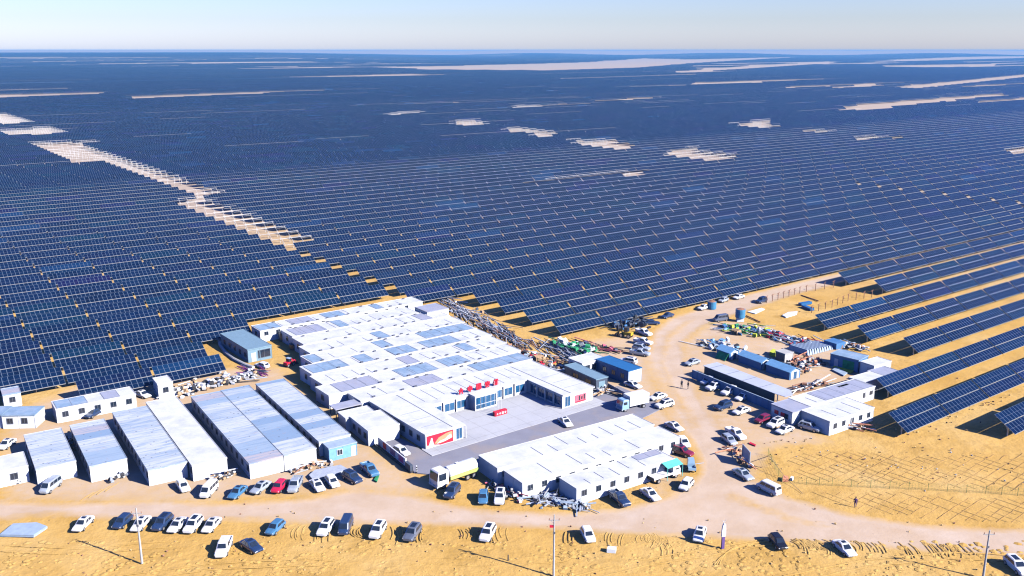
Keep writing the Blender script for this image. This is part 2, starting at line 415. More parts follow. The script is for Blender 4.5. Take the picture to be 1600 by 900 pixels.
ROAD = [[(-60, 782), (100, 788), (250, 785), (330, 789), (480, 781), (560, 765), (650, 778), (760, 798), (900, 803), (980, 796), (1050, 775), (1092, 735), (1080, 690), (1055, 655), (1030, 600), (1012, 560), (1022, 520),
         (1050, 497), (1110, 478), (1200, 452), (1330, 424), (1345, 432), (1220, 466), (1150, 490), (1092, 510), (1065, 535), (1070, 575), (1090, 615), (1125, 668), (1150, 720), (1178, 750), (1230, 778), (1330, 806), (1450, 822), (1680, 832),
         (1680, 872), (1500, 862), (1300, 846), (1120, 838), (900, 825), (600, 816), (340, 812), (100, 806), (-60, 812)]]
YARD = [[(1070, 600), (1215, 640), (1300, 690), (1205, 702), (1182, 752), (1150, 740), (1090, 660)], [(1055, 585), (1058, 535), (1115, 498), (1180, 505), (1250, 525), (1330, 548), (1400, 590), (1370, 620), (1215, 660), (1205, 672), (1135, 662), (1105, 625)],
        [(860, 560), (920, 530), (1000, 520), (1020, 560), (1040, 620), (1075, 680), (1085, 735), (1030, 790), (970, 700), (1000, 650), (930, 610)],
        [(130, 600), (250, 592), (350, 575), (440, 575), (520, 640), (640, 735), (700, 760), (640, 775), (540, 770), (300, 785), (0, 785), (0, 650)]]
def soft_mask(polys, X, Y, soft):
    out = np.zeros(X.shape)
    for pl in polys:
        w_ = [G(*p) for p in pl]; px = np.array([p.x for p in w_]); py = np.array([p.y for p in w_])
        ins = np.zeros(X.shape, bool); dist = np.full(X.shape, 1e9)
        for i in range(len(px)):
            x0, y0, x1, y1 = px[i], py[i], px[i - 1], py[i - 1]
            if y0 != y1:
                cr = ((y0 > Y) != (y1 > Y)) & (X < (x1 - x0) * (Y - y0) / (y1 - y0) + x0); ins ^= cr
            dx, dy = x1 - x0, y1 - y0; L2 = dx * dx + dy * dy + 1e-9
            t = np.clip(((X - x0) * dx + (Y - y0) * dy) / L2, 0, 1)
            dist = np.minimum(dist, np.hypot(X - x0 - t * dx, Y - y0 - t * dy))
        sd_ = np.where(ins, dist, -dist)
        out = np.maximum(out, np.clip(0.5 + sd_ / (2 * soft), 0, 1))
    return out
STEP = 1.25
xs = np.arange(-165, 300, STEP); ys = np.arange(84, 330, STEP)
GX, GY = np.meshgrid(xs, ys, indexing='ij')
mr = soft_mask(ROAD, GX, GY, 2.0); my = soft_mask(YARD, GX, GY, 3.0) * 0.62
rng = np.random.RandomState(3)
low = rng.rand(GX.shape[0] // 6 + 3, GX.shape[1] // 6 + 3)
ii = np.arange(GX.shape[0]) / 6.0; jj = np.arange(GX.shape[1]) / 6.0
i0 = ii.astype(int); j0 = jj.astype(int); fi = (ii - i0)[:, None]; fj = (jj - j0)[None, :]
fi = fi * fi * (3 - 2 * fi); fj = fj * fj * (3 - 2 * fj)
lowz = (low[i0][:, j0] * (1 - fi) * (1 - fj) + low[i0 + 1][:, j0] * fi * (1 - fj) + low[i0][:, j0 + 1] * (1 - fi) * fj + low[i0 + 1][:, j0 + 1] * fi * fj)
attr = np.maximum(mr, my)
STREAK = [[(1088, 498), (1052, 528), (1042, 565), (1057, 600), (1096, 668), (1084, 672), (1042, 608), (1027, 566), (1036, 524), (1068, 500)], [(1140, 766), (1240, 803), (1340, 825), (1335, 833), (1230, 816), (1130, 778)],
          [(25, 803), (100, 797), (112, 803), (40, 808)], [(330, 812), (450, 800), (560, 803), (560, 808), (450, 808)], [(1075, 680), (1100, 720), (1092, 760), (1082, 760), (1086, 720), (1066, 690)]]
attr = attr * (1 - 0.5 * soft_mask(STREAK, GX, GY, 1.5))
GZ = (lowz - 0.75) * 0.16 + (rng.rand(*GX.shape) - 0.5) * 0.07 * (1 - attr) - 0.02
NX, NY = GX.shape
def grid_object(name, sel):
    idx = -np.ones(NX * NY, int)
    fa = [(i, j) for i in range(NX - 1) for j in range(NY - 1) if sel[i, j]]
    quads = np.array([(i * NY + j, (i + 1) * NY + j, (i + 1) * NY + j + 1, i * NY + j + 1) for i, j in fa])
    used = np.unique(quads); idx[used] = np.arange(len(used))
    co = np.stack([GX.ravel(), GY.ravel(), GZ.ravel()], 1)[used]
    me = D.meshes.new(name); me.from_pydata(co.tolist(), [], idx[quads].tolist())
    at = me.attributes.new('road', 'FLOAT', 'POINT'); at.data.foreach_set('value', attr.ravel()[used])
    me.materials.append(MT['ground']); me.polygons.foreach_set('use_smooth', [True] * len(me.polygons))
    return tag(link(name, me), kind='structure')
cen_r = (mr[:-1, :-1] + mr[1:, 1:]) / 2; cen_y = (my[:-1, :-1] + my[1:, 1:]) / 2
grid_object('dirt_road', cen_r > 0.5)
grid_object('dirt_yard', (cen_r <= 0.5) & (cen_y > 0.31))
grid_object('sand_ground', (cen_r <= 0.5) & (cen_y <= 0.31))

# ------------------------------------------------------------------ camp buildings
FOOT = []          # footprints, kept clear of solar tables
CACHE = {}
def window_parts(w_, h_, style):
    k = ('w', w_, h_, style)
    if k not in CACHE:
        a = MB(); a.box(-w_ / 2, w_ / 2, -0.03, 0.05, -h_ / 2, h_ / 2)
        b = MB(); t = 0.09
        b.box(-w_ / 2 - t, w_ / 2 + t, -0.07, 0.04, h_ / 2, h_ / 2 + t); b.box(-w_ / 2 - t, w_ / 2 + t, -0.07, 0.04, -h_ / 2 - t, -h_ / 2)
        for sx in (-1, 1):
            b.box(min(sx * w_ / 2, sx * (w_ / 2 + t)), max(sx * w_ / 2, sx * (w_ / 2 + t)), -0.066, 0.04, -h_ / 2, h_ / 2)
        b.box(-0.035, 0.035, -0.062, 0.03, -h_ / 2, h_ / 2)
        fm = MT['frame_light'] if style in ('light', 'blue') else MT['frame_dark']
        CACHE[k] = (a.mesh('window', [MT['glass_blue'] if style == 'blue' else MT['glass']]), b.mesh('window_frame', [fm]))
    return CACHE[k]
def door_mesh(w_, h_, m):
    k = ('d', w_, h_, m)
    if k not in CACHE:
        a = MB(); a.box(-w_ / 2, w_ / 2, -0.05, 0.05, 0.04, h_); a.box(w_ / 2 - 0.16, w_ / 2 - 0.08, -0.1, -0.05, h_ * 0.45, h_ * 0.52)
        CACHE[k] = a.mesh('door', [MT[m]])
    return CACHE[k]
ROT = {'f': 0.0, 'l': -PI / 2, 'r': PI / 2, 'b': PI}
class Bld:
    def __init__(s, name, label, cat, a, b, L, Dp, h=2.6, az=57.0, wall='white', roof='roof_white_x', group=None, over=0.12, z0=0.0, loc=None, seams=None, foot=True, slab=0.16):
        s.L, s.D, s.h = L, Dp, h
        p = loc if loc is not None else cp(a, b)
        s.az = R(az); s.root = thing(name, label, cat, (p.x, p.y, z0), PI / 2 - s.az, group)
        X, Y = axes(s.az); s.X, s.Y, s.p = X, Y, p
        if foot: FOOT.append([p - X * 2 - Y * 2, p + X * (L + 2) - Y * 2, p + X * (L + 2) + Y * (Dp + 2), p - X * 2 + Y * (Dp + 2)])
        mb = MB(); mb.box(0, L, 0, Dp, -0.2, h)
        # standing corner posts and the base rail of the steel frames
        for x in np.arange(0, L + 0.01, L / max(1, round(L / 2.95))):
            mb.box(x - 0.06, x + 0.06, -0.035, 0.03, 0, h); mb.box(x - 0.06, x + 0.06, Dp - 0.03, Dp + 0.035, 0, h)
        for y in np.arange(0, Dp + 0.01, Dp / max(1, round(Dp / 2.95))):
            mb.box(-0.035, 0.03, y - 0.06, y + 0.06, 0, h); mb.box(L - 0.03, L + 0.035, y - 0.06, y + 0.06, 0, h)
        mb.build('wall', MT[wall], s.root)
        rb = MB(); rb.box(-over, L + over, -over, Dp + over, h + 0.003, h + slab)
        e = 0.07
        for q in ((-over, L + over, -over, -over + e), (-over, L + over, Dp + over - e, Dp + over), (-over, -over + e, -over + e, Dp + over - e), (L + over - e, L + over, -over + e, Dp + over - e)):
            rb.box(*q, h + slab - 0.01, h + slab + 0.06)
        if seams == 'x':
            n = max(1, round(L / 2.95))
            for i in range(1, n):
                if random.random() < 0.6:
                    y1 = Dp * random.uniform(0.45, 1.0); y0 = y1 * random.uniform(0, 0.3)
                    rb.box(i * L / n - 0.03, i * L / n + 0.03, y0, y1, h + slab - 0.01, h + slab + 0.05, 1)
        s.top = h + slab
        s.roof = rb.build('roof', [MT[roof], MT['seam']], s.root)
    def place(s, face, t, z):
        return {'f': (t, 0, z), 'l': (0, t, z), 'r': (s.L, t, z), 'b': (t, s.D, z)}[face]
    def window(s, face, t, z=1.5, w_=0.95, h_=0.95, style='dark'):
        a, b = window_parts(w_, h_, style)
        o = link('window', a, s.root, s.place(face, t, z), ROT[face]); link('window_frame', b, o)
        return o
    def door(s, face, t, w_=0.9, h_=2.0, m='frame_light'):
        return link('door', door_mesh(w_, h_, m), s.root, s.place(face, t, 0), ROT[face])
    def patch(s, x0, x1, y0, y1, m='roof_blue', label=None):
        mb = MB(); mb.box(x0, x1, y0, y1, s.top - 0.02, s.top + 0.035)
        n = max(1, round((x1 - x0) / 2.95))
        for i in range(n + 1):
            x = x0 + (x1 - x0) * i / n; mb.box(x - 0.05, x + 0.05, y0, y1, s.top, s.top + 0.05, 1)
        for y in (y0, y1): mb.box(x0, x1, y - 0.06, y + 0.06, s.top, s.top + 0.052, 1)
        o = mb.build('roof_panel', [MT[m], MT['seam']], s.root)
        if label: o['label'] = label
        return o

# --- barracks west of the courtyard (long axis runs away from the road)
def barrack(label, a0, a1, b0, b1, h=2.6, roof='roof_band_y', left=True, end=True, win=True):
    B = Bld('barrack', label, 'barrack', a0, b0, a1 - a0, b1 - b0, h, roof=roof, group='long container barracks west of the courtyard')
    if left:
        n = round((b1 - b0) / 2.95)
        for i in range(n):
            y = (i + 0.5) * (b1 - b0) / n
            B.window('l', y - 0.55, 1.55, 0.8, 0.9); B.door('l', y + 0.75)
    return B
b0_ = barrack('white barrack end at the left picture edge, dark marks on its end wall', 0.5, 9.6, 159.0, 165.2, roof='roof_white_x', left=False)
b0_.window('f', 7.0, 1.4, 1.0, 1.0)
barrack('plain pale-roofed barrack, westernmost long one, beside a silver minivan', 10.6, 16.4, 156.7, 172.9, roof='roof_pale_y')
barrack('barrack with blue-streaked roof, second long one from the left', 18.0, 23.6, 153.1, 173.2, roof='roof_band_y')
barrack('left half of the widest double barrack, with rust line on roof', 25.6, 31.6, 146.5, 175.6, roof='roof_pale_y')
barrack('right half of the widest double barrack, plain pale roof, protrudes further', 32.0, 37.5, 144.4, 177.6, roof='roof_white_x')
barrack('left half of the double barrack with a dark seam between the roofs', 40.0, 45.6, 140.1, 175.9, roof='roof_band_y')
barrack('right half of the double barrack, pinkish dusty roof', 45.8, 51.3, 140.0, 176.1, roof='roof_band_y', left=False)
barrack('speckled grey-blue roofed barrack nearest the courtyard gate', 52.8, 58.5, 142.2, 176.0, roof='roof_band_y')
B = Bld('guard_cabin', 'small blue cabin with one white window at a barrack end', 'cabin', 53.4, 139.3, 5.0, 2.6, 2.25, wall='hutblue', roof='paleblue', group='small site cabins')
B.window('f', 1.9, 1.3, 0.9, 0.9, 'light'); B.door('f', 4.4, 0.9, 1.9, 'white')
# --- cabins behind the barracks at left
B = Bld('site_cabin', 'small cabin with blue streaked roof at the panel edge, far left', 'cabin', 9.4, 196.9, 3.0, 3.9, 2.6, roof='roof_band_y', group='small site cabins')
B.window('f', 1.5, 1.5)
pW = cp(8.2, 185.5)
B = Bld('site_cabin', 'skewed white cabin with two windows behind westernmost barrack', 'cabin', 0, 0, 5.8, 4.2, 2.5, az=86, roof='roof_blue', loc=pW, group='small site cabins')
B.window('f', 1.3); B.window('f', 3.9)
X86, Y86 = axes(R(86))
B = Bld('site_cabin', 'white cabin cut off by the left picture edge', 'cabin', 0, 0, 5.8, 4.2, 2.5, az=86, roof='roof_blue', loc=pW - X86 * 6.1 + Y86 * 0.4, group='small site cabins')
B.window('f', 4.2)
B = Bld('long_cabin', 'long white cabin with five windows standing before the left panel rows', 'cabin', 17.0, 183.1, 14.2, 4.8, 2.6, az=55.5, roof='roof_white_x')
for i in range(5): B.window('f', 1.5 + i * 2.85, 1.5)
B.patch(0.2, 5.6, 0.3, 4.6); B.patch(8.6, 11.4, 0.3, 4.6, 'roof_grey')
B = Bld('site_cabin', 'tall narrow white cabin between panel rows and barracks', 'cabin', 35.9, 185.3, 2.8, 4.2, 3.1, group='small site cabins')
B.window('f', 1.4, 1.8)
B = Bld('grey_container', 'large blue-grey container hall beside the left panel field', 'container', 58.0, 197.8, 5.6, 15.6, 2.9, az=51.5, wall='bluegrey', roof='bluegrey')
B.door('f', 1.3, 1.1, 2.1, 'frame_light'); B.window('f', 3.8, 1.5, 2.8, 1.7)
for i in range(5): B.window('l', 1.5 + i * 3, 1.5, 1.0, 1.0)

# --- the roofed rows of the main camp, front to back
rows = [  # label, a, b, depth, right a, patches (x0,x1,y0,y1,kind)
 ('rearmost white row of the main camp, against the panel field', 65.3, 211.3, 5.4, 110.6, [(0.2, 5.5, 'roof_blue'), (8.6, 14.4, 'roof_grey'), (17.8, 23, 'roof_blue'), (31.8, 34, 'roof_blue')]),
 ('second white row from the back of the main camp', 70.2, 202.6, 6.6, 104.4, [(1.2, 9, 'roof_grey'), (12.5, 15, 'roof_blue')]),
 ('third white row from the back of the main camp, dashes of vents', 70.2, 195.4, 6.3, 109.7, [(32, 35, 'roof_grey')]),
 ('fourth white row from the back, two small blue roof squares', 69.2, 188.6, 6.1, 110.2, [(17.8, 20.5, 'roof_blue')]),
 ('fifth white row from the back, long blue strip at its right end', 67.0, 181.9, 5.9, 109.8, [(0.3, 3, 'roof_blue'), (17.2, 20.2, 'roof_blue'), (29, 42.3, 'roof_blue')]),
 ('sixth white row from the back, double blue roof square in the middle', 64.3, 175.2, 5.9, 110.0, [(0.6, 8.8, 'roof_blue'), (12, 15, 'roof_blue'), (20.2, 26, 'roof_blue'), (28.8, 37.5, 'roof_blue')]),
 ('seventh white row from the back, small pale roof squares', 64.0, 168.5, 5.9, 109.8, [(20, 23, 'roof_grey'), (35.2, 38, 'roof_blue')]),
 ('eighth white row from the back, long blue skylight strips', 62.6, 161.8, 5.9, 109.4, [(3, 11.4, 'roof_grey'), (17.2, 25.5, 'roof_blue'), (28, 33.8, 'roof_blue')]),
 ('ninth white row, directly behind the courtyard building', 66.6, 155.7, 5.3, 108.2, [(12, 19, 'roof_grey'), (28, 42, 'roof_blue')]),
]
vb = MB(); vb.box(-0.28, 0.28, -0.13, 0.13, -0.02, 0.2); vb.box(-0.34, 0.34, -0.19, 0.19, 0.2, 0.25)
VENT = vb.mesh('roof_vent', [MT['frame_dark']])
for i, (lab, a, b, dp, ar, pats) in enumerate(rows):
    B = Bld('camp_row_building', lab, 'camp building', a, b, (ar - a) / math.cos(R(4)), dp, 2.6 + 0.04 * (i % 3), az=53.0, seams='x', group='roofed rows of the main camp')
    n = int(B.L / 3)
    for k in range(n):
        if random.random() < 0.75: B.window('f', 1.5 + k * 3, 1.9, 0.9, 0.8)
    B.window('l', dp * 0.5, 1.5)
    for k in range(1, n):
        if random.random() < 0.8: link('roof_vent', VENT, B.root, (k * 3 + random.uniform(-0.6, 0.6), random.choice((0.35, 0.35, dp - 0.5)), B.top), 0)
    for (x0, x1, kk) in pats: B.patch(x0, min(x1, B.L - 0.2), 0.35, dp - 0.35, kk)
B = Bld('store_cabin', 'taller white box with grey roof on the right rear of the camp', 'cabin', 105.5, 202.0, 6.4, 6.0, 3.3, az=53, roof='roof_grey')

# --- the U-shaped courtyard building
U0 = cp(69.4, 134.6); UX, UY = axes(R(53.0))
def up(u, v, z=0.0):
    p = U0 + UX * u + UY * v; p.z = z; return p
court = thing('courtyard_building', 'white U-shaped office building around the pale courtyard', 'office building', U0, PI / 2 - R(53.0))
FOOT.append([up(-3, -3), up(42, -3), up(42, 22), up(-3, 22)])
wings = [(0, 7.9, 0, 11.6), (0, 39.3, 11.6, 20.0), (31.6, 39.3, 0.2, 11.6)]
wl = MB(); rf = MB(); rs = MB()
for i, (x0, x1, y0, y1) in enumerate(wings):
    wl.box(x0 + (0.002 if i == 1 else 0), x1 - (0.002 if i == 1 else 0), y0 + (0.002 if i == 1 else 0), y1, -0.2, 2.7)
ov = 0.25; poly = [(-ov, -ov), (7.9 + ov, -ov), (7.9 + ov, 11.6 - ov), (31.6 - ov, 11.6 - ov), (31.6 - ov, 0.2 - ov), (39.3 + ov, 0.2 - ov), (39.3 + ov, 20 + ov), (-ov, 20 + ov)]
rf.prism(poly, 2.703, 2.92)
for q in ((-ov, 39.3 + ov, 19.9, 20 + ov), (-ov, -ov + .1, -ov, 19.9), (39.3 + ov - .1, 39.3 + ov, -.05, 19.9)): rf.box(*q, 2.91, 3.0)
for x in (5.6, 33.4): rf.box(x - 0.05, x + 0.05, 0, 19.8, 2.91, 2.97, 1)
for k in range(1, 11):
    x = 5.6 + k * 2.6
    rf.box(x - 0.03, x + 0.03, 12.5 + random.random() * 2, 19.5, 2.91, 2.96, 1)
for k in range(3):
    rf.box(1.0, 5.2, 3 + 3.6 * k, 3.06 + 3.6 * k, 2.91, 2.95, 1); rf.box(34.2, 38.8, 3 + 3.6 * k, 3.06 + 3.6 * k, 2.91, 2.95, 1)
wl.build('wall', MT['white'], court); rf.build('roof', [MT['roof_white_x'], MT['seam']], court)
def cwin(x, y, z, rz, w_, h_, st='blue'):
    a, b = window_parts(w_, h_, st); o = link('window', a, court, (x, y, z), rz); link('window_frame', b, o)
for x in (9.6, 12.6, 15.2, 24.0, 26.6, 29.6): cwin(x, 11.6, 1.35, 0, 2.2, 1.5)
for y in (1.4, 3.9, 6.4, 8.9): cwin(31.6, y + 0.6, 1.35, -PI / 2, 2.0, 1.7)
for y in (2.0, 4.6, 7.2, 9.6): cwin(7.9, y, 1.35, PI / 2, 1.8, 1.4)
for y in (2.4, 5.0, 7.6, 10.2, 12.8, 15.4): cwin(0, y, 1.5, -PI / 2, 0.9, 0.9, 'dark')
cwin(7.0, 0, 1.35, 0, 1.2, 2.0, 'blue'); cwin(32.7, 0.2, 1.35, 0, 1.3, 2.0, 'blue')
pl = MB()                                 # courtyard colonnade posts
for x in (8.5, 11.1, 14, 22.9, 25.4, 28.2): pl.box(x - 0.1, x + 0.1, 11.25, 11.45, 0, 2.7)
for y in (0.1, 2.8, 5.5, 8.2): pl.box(31.2, 31.4, y - 0.1, y + 0.1, 0, 2.7)
pl.build('eaves_post', MT['white'], court)
pw = MB(); pw.box(17.0, 22.2, 9.3, 11.55, 0, 0.35); pw.box(17.0, 22.2, 9.3, 11.55, 2.75, 3.15)
for x in (17.0, 22.0): pw.box(x, x + 0.2, 9.3, 11.55, 0.35, 2.75)
pw.build('porch', MT['white'], court)
pg = MB(); pg.box(17.25, 21.95, 9.42, 9.5, 0.38, 2.72); pg.build('porch_glazing', MT['glass_blue'], court)
pm = MB()
for x in (18.4, 19.6, 20.8): pm.box(x - 0.04, x + 0.04, 9.38, 9.46, 0.38, 2.72)
pm.box(17.25, 21.95, 9.375, 9.415, 1.2, 1.3); pm.build('porch_mullion', MT['frame_light'], court)
# poster on the left wing end: red ground, white figure, pale orange sweep
po = MB(); po.box(0.2, 5.7, -0.09, -0.02, 0.25, 2.45, 0)
def flat(mb_, pts, y, m, th=0.015):
    n = len(pts); i = len(mb_.v)
    mb_.v += [(x, y, z) for x, z in pts] + [(x, y - th, z) for x, z in pts]
    mb_.f.append(tuple(i + k for k in range(n))); mb_.m.append(m); mb_.f.append(tuple(i + n + k for k in range(n))[::-1]); mb_.m.append(m)
    for k in range(n): mb_.f.append((i + k, i + (k + 1) % n, i + n + (k + 1) % n, i + n + k)); mb_.m.append(m)
flat(po, [(1.7, 0.75), (2.6, 1.7), (4.2, 2.15), (5.5, 2.25), (5.5, 1.0), (4.2, 0.7), (3, 0.55)], -0.09, 1)
flat(po, [(2.2, 0.6), (3.0, 1.0), (4.0, 1.15), (4.6, 1.6), (5.2, 1.75), (5.4, 1.1), (4.0, 0.75)], -0.106, 2)
flat(po, [(0.6, 0.3), (0.75, 1.2), (0.95, 1.5), (1.05, 1.95), (1.3, 1.95), (1.4, 1.4), (1.6, 0.7), (1.9, 0.35)], -0.09, 2)
flat(po, [(0.25, 0.28), (2.9, 0.28), (2.0, 0.5), (0.9, 0.62), (0.25, 0.75)], -0.106, 2)
o = po.build('poster', [MT['red'], MT['orange'], MT['white']], court); o['label'] = 'red and orange poster with a white figure'
po = MB(); po.box(34.6, 37.4, 0.1, 0.18, 0.5, 2.1, 0)
flat(po, [(35.5, 0.9), (35.5, 1.9), (35.9, 1.9), (35.9, 0.9)], 0.1, 1); flat(po, [(36.1, 1.0), (36.1, 1.6), (36.5, 1.75), (36.5, 1.0)], 0.1, 1); flat(po, [(36.75, 0.9), (36.75, 1.95), (37.15, 1.95), (37.15, 0.9)], 0.1, 1)
flat(po, [(34.7, 0.6), (37.3, 0.6), (37.3, 0.8), (34.7, 0.8)], 0.1, 2)
o = po.build('notice_board', [MT['pink'], MT['maroon'] if 'maroon' in MT else MT['dark'], MT['red']], court)
dp_ = MB(); dp_.cyl((8.35, -0.15, 0.1), (8.35, -0.15, 2.5), 0.09, n=8); dp_.cyl((8.35, -0.15, 2.5), (8.0, 0.1, 2.75), 0.09, n=8); dp_.build('downpipe', MT['white'], court)
# rooftop characters: a star-like emblem, then four characters, on raking struts
GLY = [
 [((1, 6), (9, 6)), ((5, 10), (5, 6)), ((5, 6), (1.5, 0)), ((5, 6), (8.5, 0))],
 [((1, 7.5), (9, 7.5)), ((1, 3), (9, 3)), ((1, 7.5), (1, 3)), ((9, 7.5), (9, 3)), ((5, 10), (5, 0))],
 [((0.7, 9.5), (9.3, 9.5)), ((0.7, 0.5), (9.3, 0.5)), ((0.7, 9.5), (0.7, 0.5)), ((9.3, 9.5), (9.3, 0.5)), ((2.4, 7.6), (7.6, 7.6)), ((2.6, 5.2), (7.4, 5.2)), ((2.2, 2.6), (7.8, 2.6)), ((5, 7.6), (5, 2.6))],
 [((5, 10), (5, 8.6)), ((0.8, 8.4), (9.2, 8.4)), ((0.8, 8.4), (0.8, 7)), ((9.2, 8.4), (9.2, 7)), ((0.6, 4.6), (9.4, 4.6)), ((4.4, 6.8), (2.4, 2.6)), ((2.4, 2.6), (8.4, 0)), ((7, 4.6), (1.4, 0))],
 [((2.6, 10), (1, 7.2)), ((1, 7.2), (4.4, 7.2)), ((3.8, 8.4), (4.6, 6.8)), ((1.2, 5.8), (4.4, 5.8)), ((1.2, 5.8), (1, 0)), ((4.4, 5.8), (4.4, 0)), ((1.2, 3.9), (4.4, 3.9)), ((1.2, 2.2), (4.4, 2.2)),
  ((6, 10), (6, 6)), ((6, 6), (9.4, 6)), ((6, 7.6), (9, 9)), ((6, 4.6), (6, 0.5)), ((6, 0.5), (9.4, 0.5)), ((6, 2.4), (9, 3.8))]]
rs_ = thing('rooftop_sign', 'red standing characters on the courtyard building roof above the porch', 'roof sign', up(14.9, 12.3, 2.925), PI / 2 - R(53.0))
for i, g in enumerate(GLY):
    mbg = MB(); sc = 0.108; ox = 0.3 + i * 2.1
    for (p, q) in g:
        P = Vector((ox + p[0] * sc, 0, 0.25 + p[1] * sc)); Q = Vector((ox + q[0] * sc, 0, 0.25 + q[1] * sc)); d = (Q - P).normalized() * 0.08
        mbg.beam(P - d, Q + d, 0.2, 0.26)
    mbg.build('character', MT['red'], rs_)
    sb = MB()
    for x in (0.35, 1.2):
        sb.beam((ox + x * 0.7, 0.14, 0.0), (ox + x * 0.7, 0.14, 1.2), 0.07); sb.beam((ox + x * 0.7, 0.17, 1.1), (ox + x * 0.7, 0.9, 0.03), 0.07)
    sb.build('strut', MT['greydark'], rs_)

# --- courtyard and lane surfaces
pv_ = MB(); pv_.prism([up(-0.6, -2.9), up(40.5, -2.9), up(40.5, 0.6), up(39, 11), up(31, 11.4), up(8, 11.4), up(-0.6, 0.4)], -0.1, 0.13)
tag(pv_.build('courtyard_paving', MT['paving']), kind='structure')
ln = MB(); ln.prism([cp(63.0, 146), cp(63.5, 127.6), cp(68, 122.8), cp(107, 124), cp(118.5, 127), cp(118, 141), cp(109.5, 141.5), up(40.6, -2.8), up(-0.7, -2.95), up(-0.7, 5), cp(67, 146)], -0.1, 0.07)
tag(ln.build('concrete_lane', MT['lane']), kind='structure')

# --- small buildings between barracks and courtyard
cpy = thing('flat_canopy', 'flat lilac-grey canopy on posts beside the white entrance block', 'canopy', cp(61.0, 154.7), PI / 2 - R(55))
mb = MB(); mb.box(0, 5.6, 0, 3.0, 2.45, 2.6); mb.build('canopy_roof', MT['roof_grey'], cpy)
for x, y in ((0.15, 0.15), (5.4, 0.15), (0.15, 2.8), (5.4, 2.8)):
    mb = MB(); mb.box(x - 0.07, x + 0.07, y - 0.07, y + 0.07, 0, 2.45); mb.build('canopy_post', MT['greydark'], cpy)
B = Bld('entrance_block', 'lower white block in front of the flat canopy', 'camp building', 60.9, 149.6, 5.8, 3.6, 2.5)
B = Bld('gatehouse', 'plain white gatehouse beside the sliding gate wall', 'gatehouse', 61.7, 141.6, 6.0, 7.8, 2.7)
for i in range(3): B.window('l', 1.4 + 2.4 * i, 1.5)

# --- the front rows beside the road
def front_row(label, a0, a1, b0, b1, h, wins, end_win=True):
    B = Bld('front_row_building', label, 'camp building', a0, b0, a1 - a0, b1 - b0, h, seams='x', group='white rows beside the road')
    for k in range(wins): B.window('f', 1.45 + k * (a1 - a0 - 2.9) / (wins - 1), 1.62, 0.85, 0.85)
    return B
front_row('white roadside row nearest the courtyard lane', 72.9, 106.0, 116.5, 122.3, 2.65, 12)
B2_ = front_row('middle white roadside row with a small end window', 73.4, 106.2, 110.0, 115.3, 2.6, 12)
B3_ = front_row('frontmost white roadside row with a teal awning at its end', 79.4, 99.4, 104.0, 108.4, 2.55, 7)
B3_.patch(14.5, 19.6, 2.6, 4.3, 'roof_grey')
aw = MB(); aw.hexa([(17.4, -0.1, 2.3), (20.9, -0.1, 2.3), (20.9, 1.8, 2.55), (17.4, 1.8, 2.55), (17.4, -0.1, 2.38), (20.9, -0.1, 2.38), (20.9, 1.8, 2.75), (17.4, 1.8, 2.75)]); 
aw = MB(); aw.hexa([(17.2, -1.6, 2.15), (20.6, -1.6, 2.15), (20.6, -0.05, 2.6), (17.2, -0.05, 2.6), (17.2, -1.6, 2.22), (20.6, -1.6, 2.22), (20.6, -0.05, 2.68), (17.2, -0.05, 2.68)])
aw.build('awning', MT['teal'], B3_.root)
ap = MB(); ap.box(17.2, 17.28, -1.6, -1.52, 0, 2.15); ap.box(20.5, 20.58, -1.6, -1.52, 0, 2.15); ap.build('awning_post', MT['teal'], B3_.root)
B = Bld('store_cabin', 'white cabin with dark openings behind the strong blue container', 'cabin', 115.4, 150.0, 6.6, 4.6, 2.7, az=54)
for k in range(3): B.window('f', 1.5 + 1.8 * k, 1.5, 1.1, 1.3)
for k in range(2): B.window('l', 1.3 + 2 * k, 1.4, 1.1, 1.5)
B = Bld('long_shed', 'narrow blue-grey shed with dark front along the courtyard', 'shed', 111.8, 140.6, 3.0, 10.6, 2.7, az=56, wall='greydark', roof='bluegrey')
B.window('l', 2.6, 1.5, 1.8, 1.2); B.window('l', 6.8, 1.5, 1.8, 1.2); B.door('f', 1.5, 1.6, 2.2, 'bluegrey')
B = Bld('blue_container', 'strong blue container with white end standing by the dirt road', 'container', 120.2, 140.5, 3.9, 9.8, 2.9, az=52, wall='blue_deep', roof='blue_deep')
for k in range(3): B.window('l', 1.7 + 2.7 * k, 1.6, 0.9, 0.9)
mb = MB(); mb.box(0.06, 3.84, -0.075, -0.04, 0.05, 2.85); mb.build('end_wall', MT['white'], B.root)

# --- east yard
B = Bld('east_cabin', 'pale cabin with grey speckled roof and red notices at left', 'cabin', 131.6, 106.9, 5.0, 5.0, 2.6, wall='white', roof='roof_grey', group='white buildings of the east yard')
for k, y in enumerate((0.9, 2.4)):
    mb = MB(); mb.box(-0.07, -0.036, 5 - y - 0.85, 5 - y + 0.1, 1.2, 1.95); mb.build('notice', MT['red'], B.root)
B.window('l', 1.4, 1.5, 0.8, 0.8)
B = Bld('east_long_building', 'long white building with grey roof part joining the east yard', 'camp building', 136.7, 107.3, 19.6, 4.9, 2.62, roof='roof_white_x', seams='x', group='white buildings of the east yard')
B.patch(5.0, 19.3, 0.2, 4.6, 'roof_grey'); B.window('f', 16.5, 1.5, 0.7, 0.9); B.window('f', 18.6, 1.6, 0.8, 0.7); B.patch(13.0, 16.0, 3.3, 4.0, 'teal')
B = Bld('east_front_building', 'white building with four windows nearest the right-hand panels', 'camp building', 133.9, 100.3, 12.6, 6.4, 2.55, seams='x', group='white buildings of the east yard')
for k in range(5): B.window('f', 1.6 + 2.4 * k, 1.5, 0.75, 0.85)
B = Bld('east_cabin', 'white flat block behind the long east building', 'cabin', 156.6, 110.0, 6.9, 3.6, 2.5, group='white buildings of the east yard')
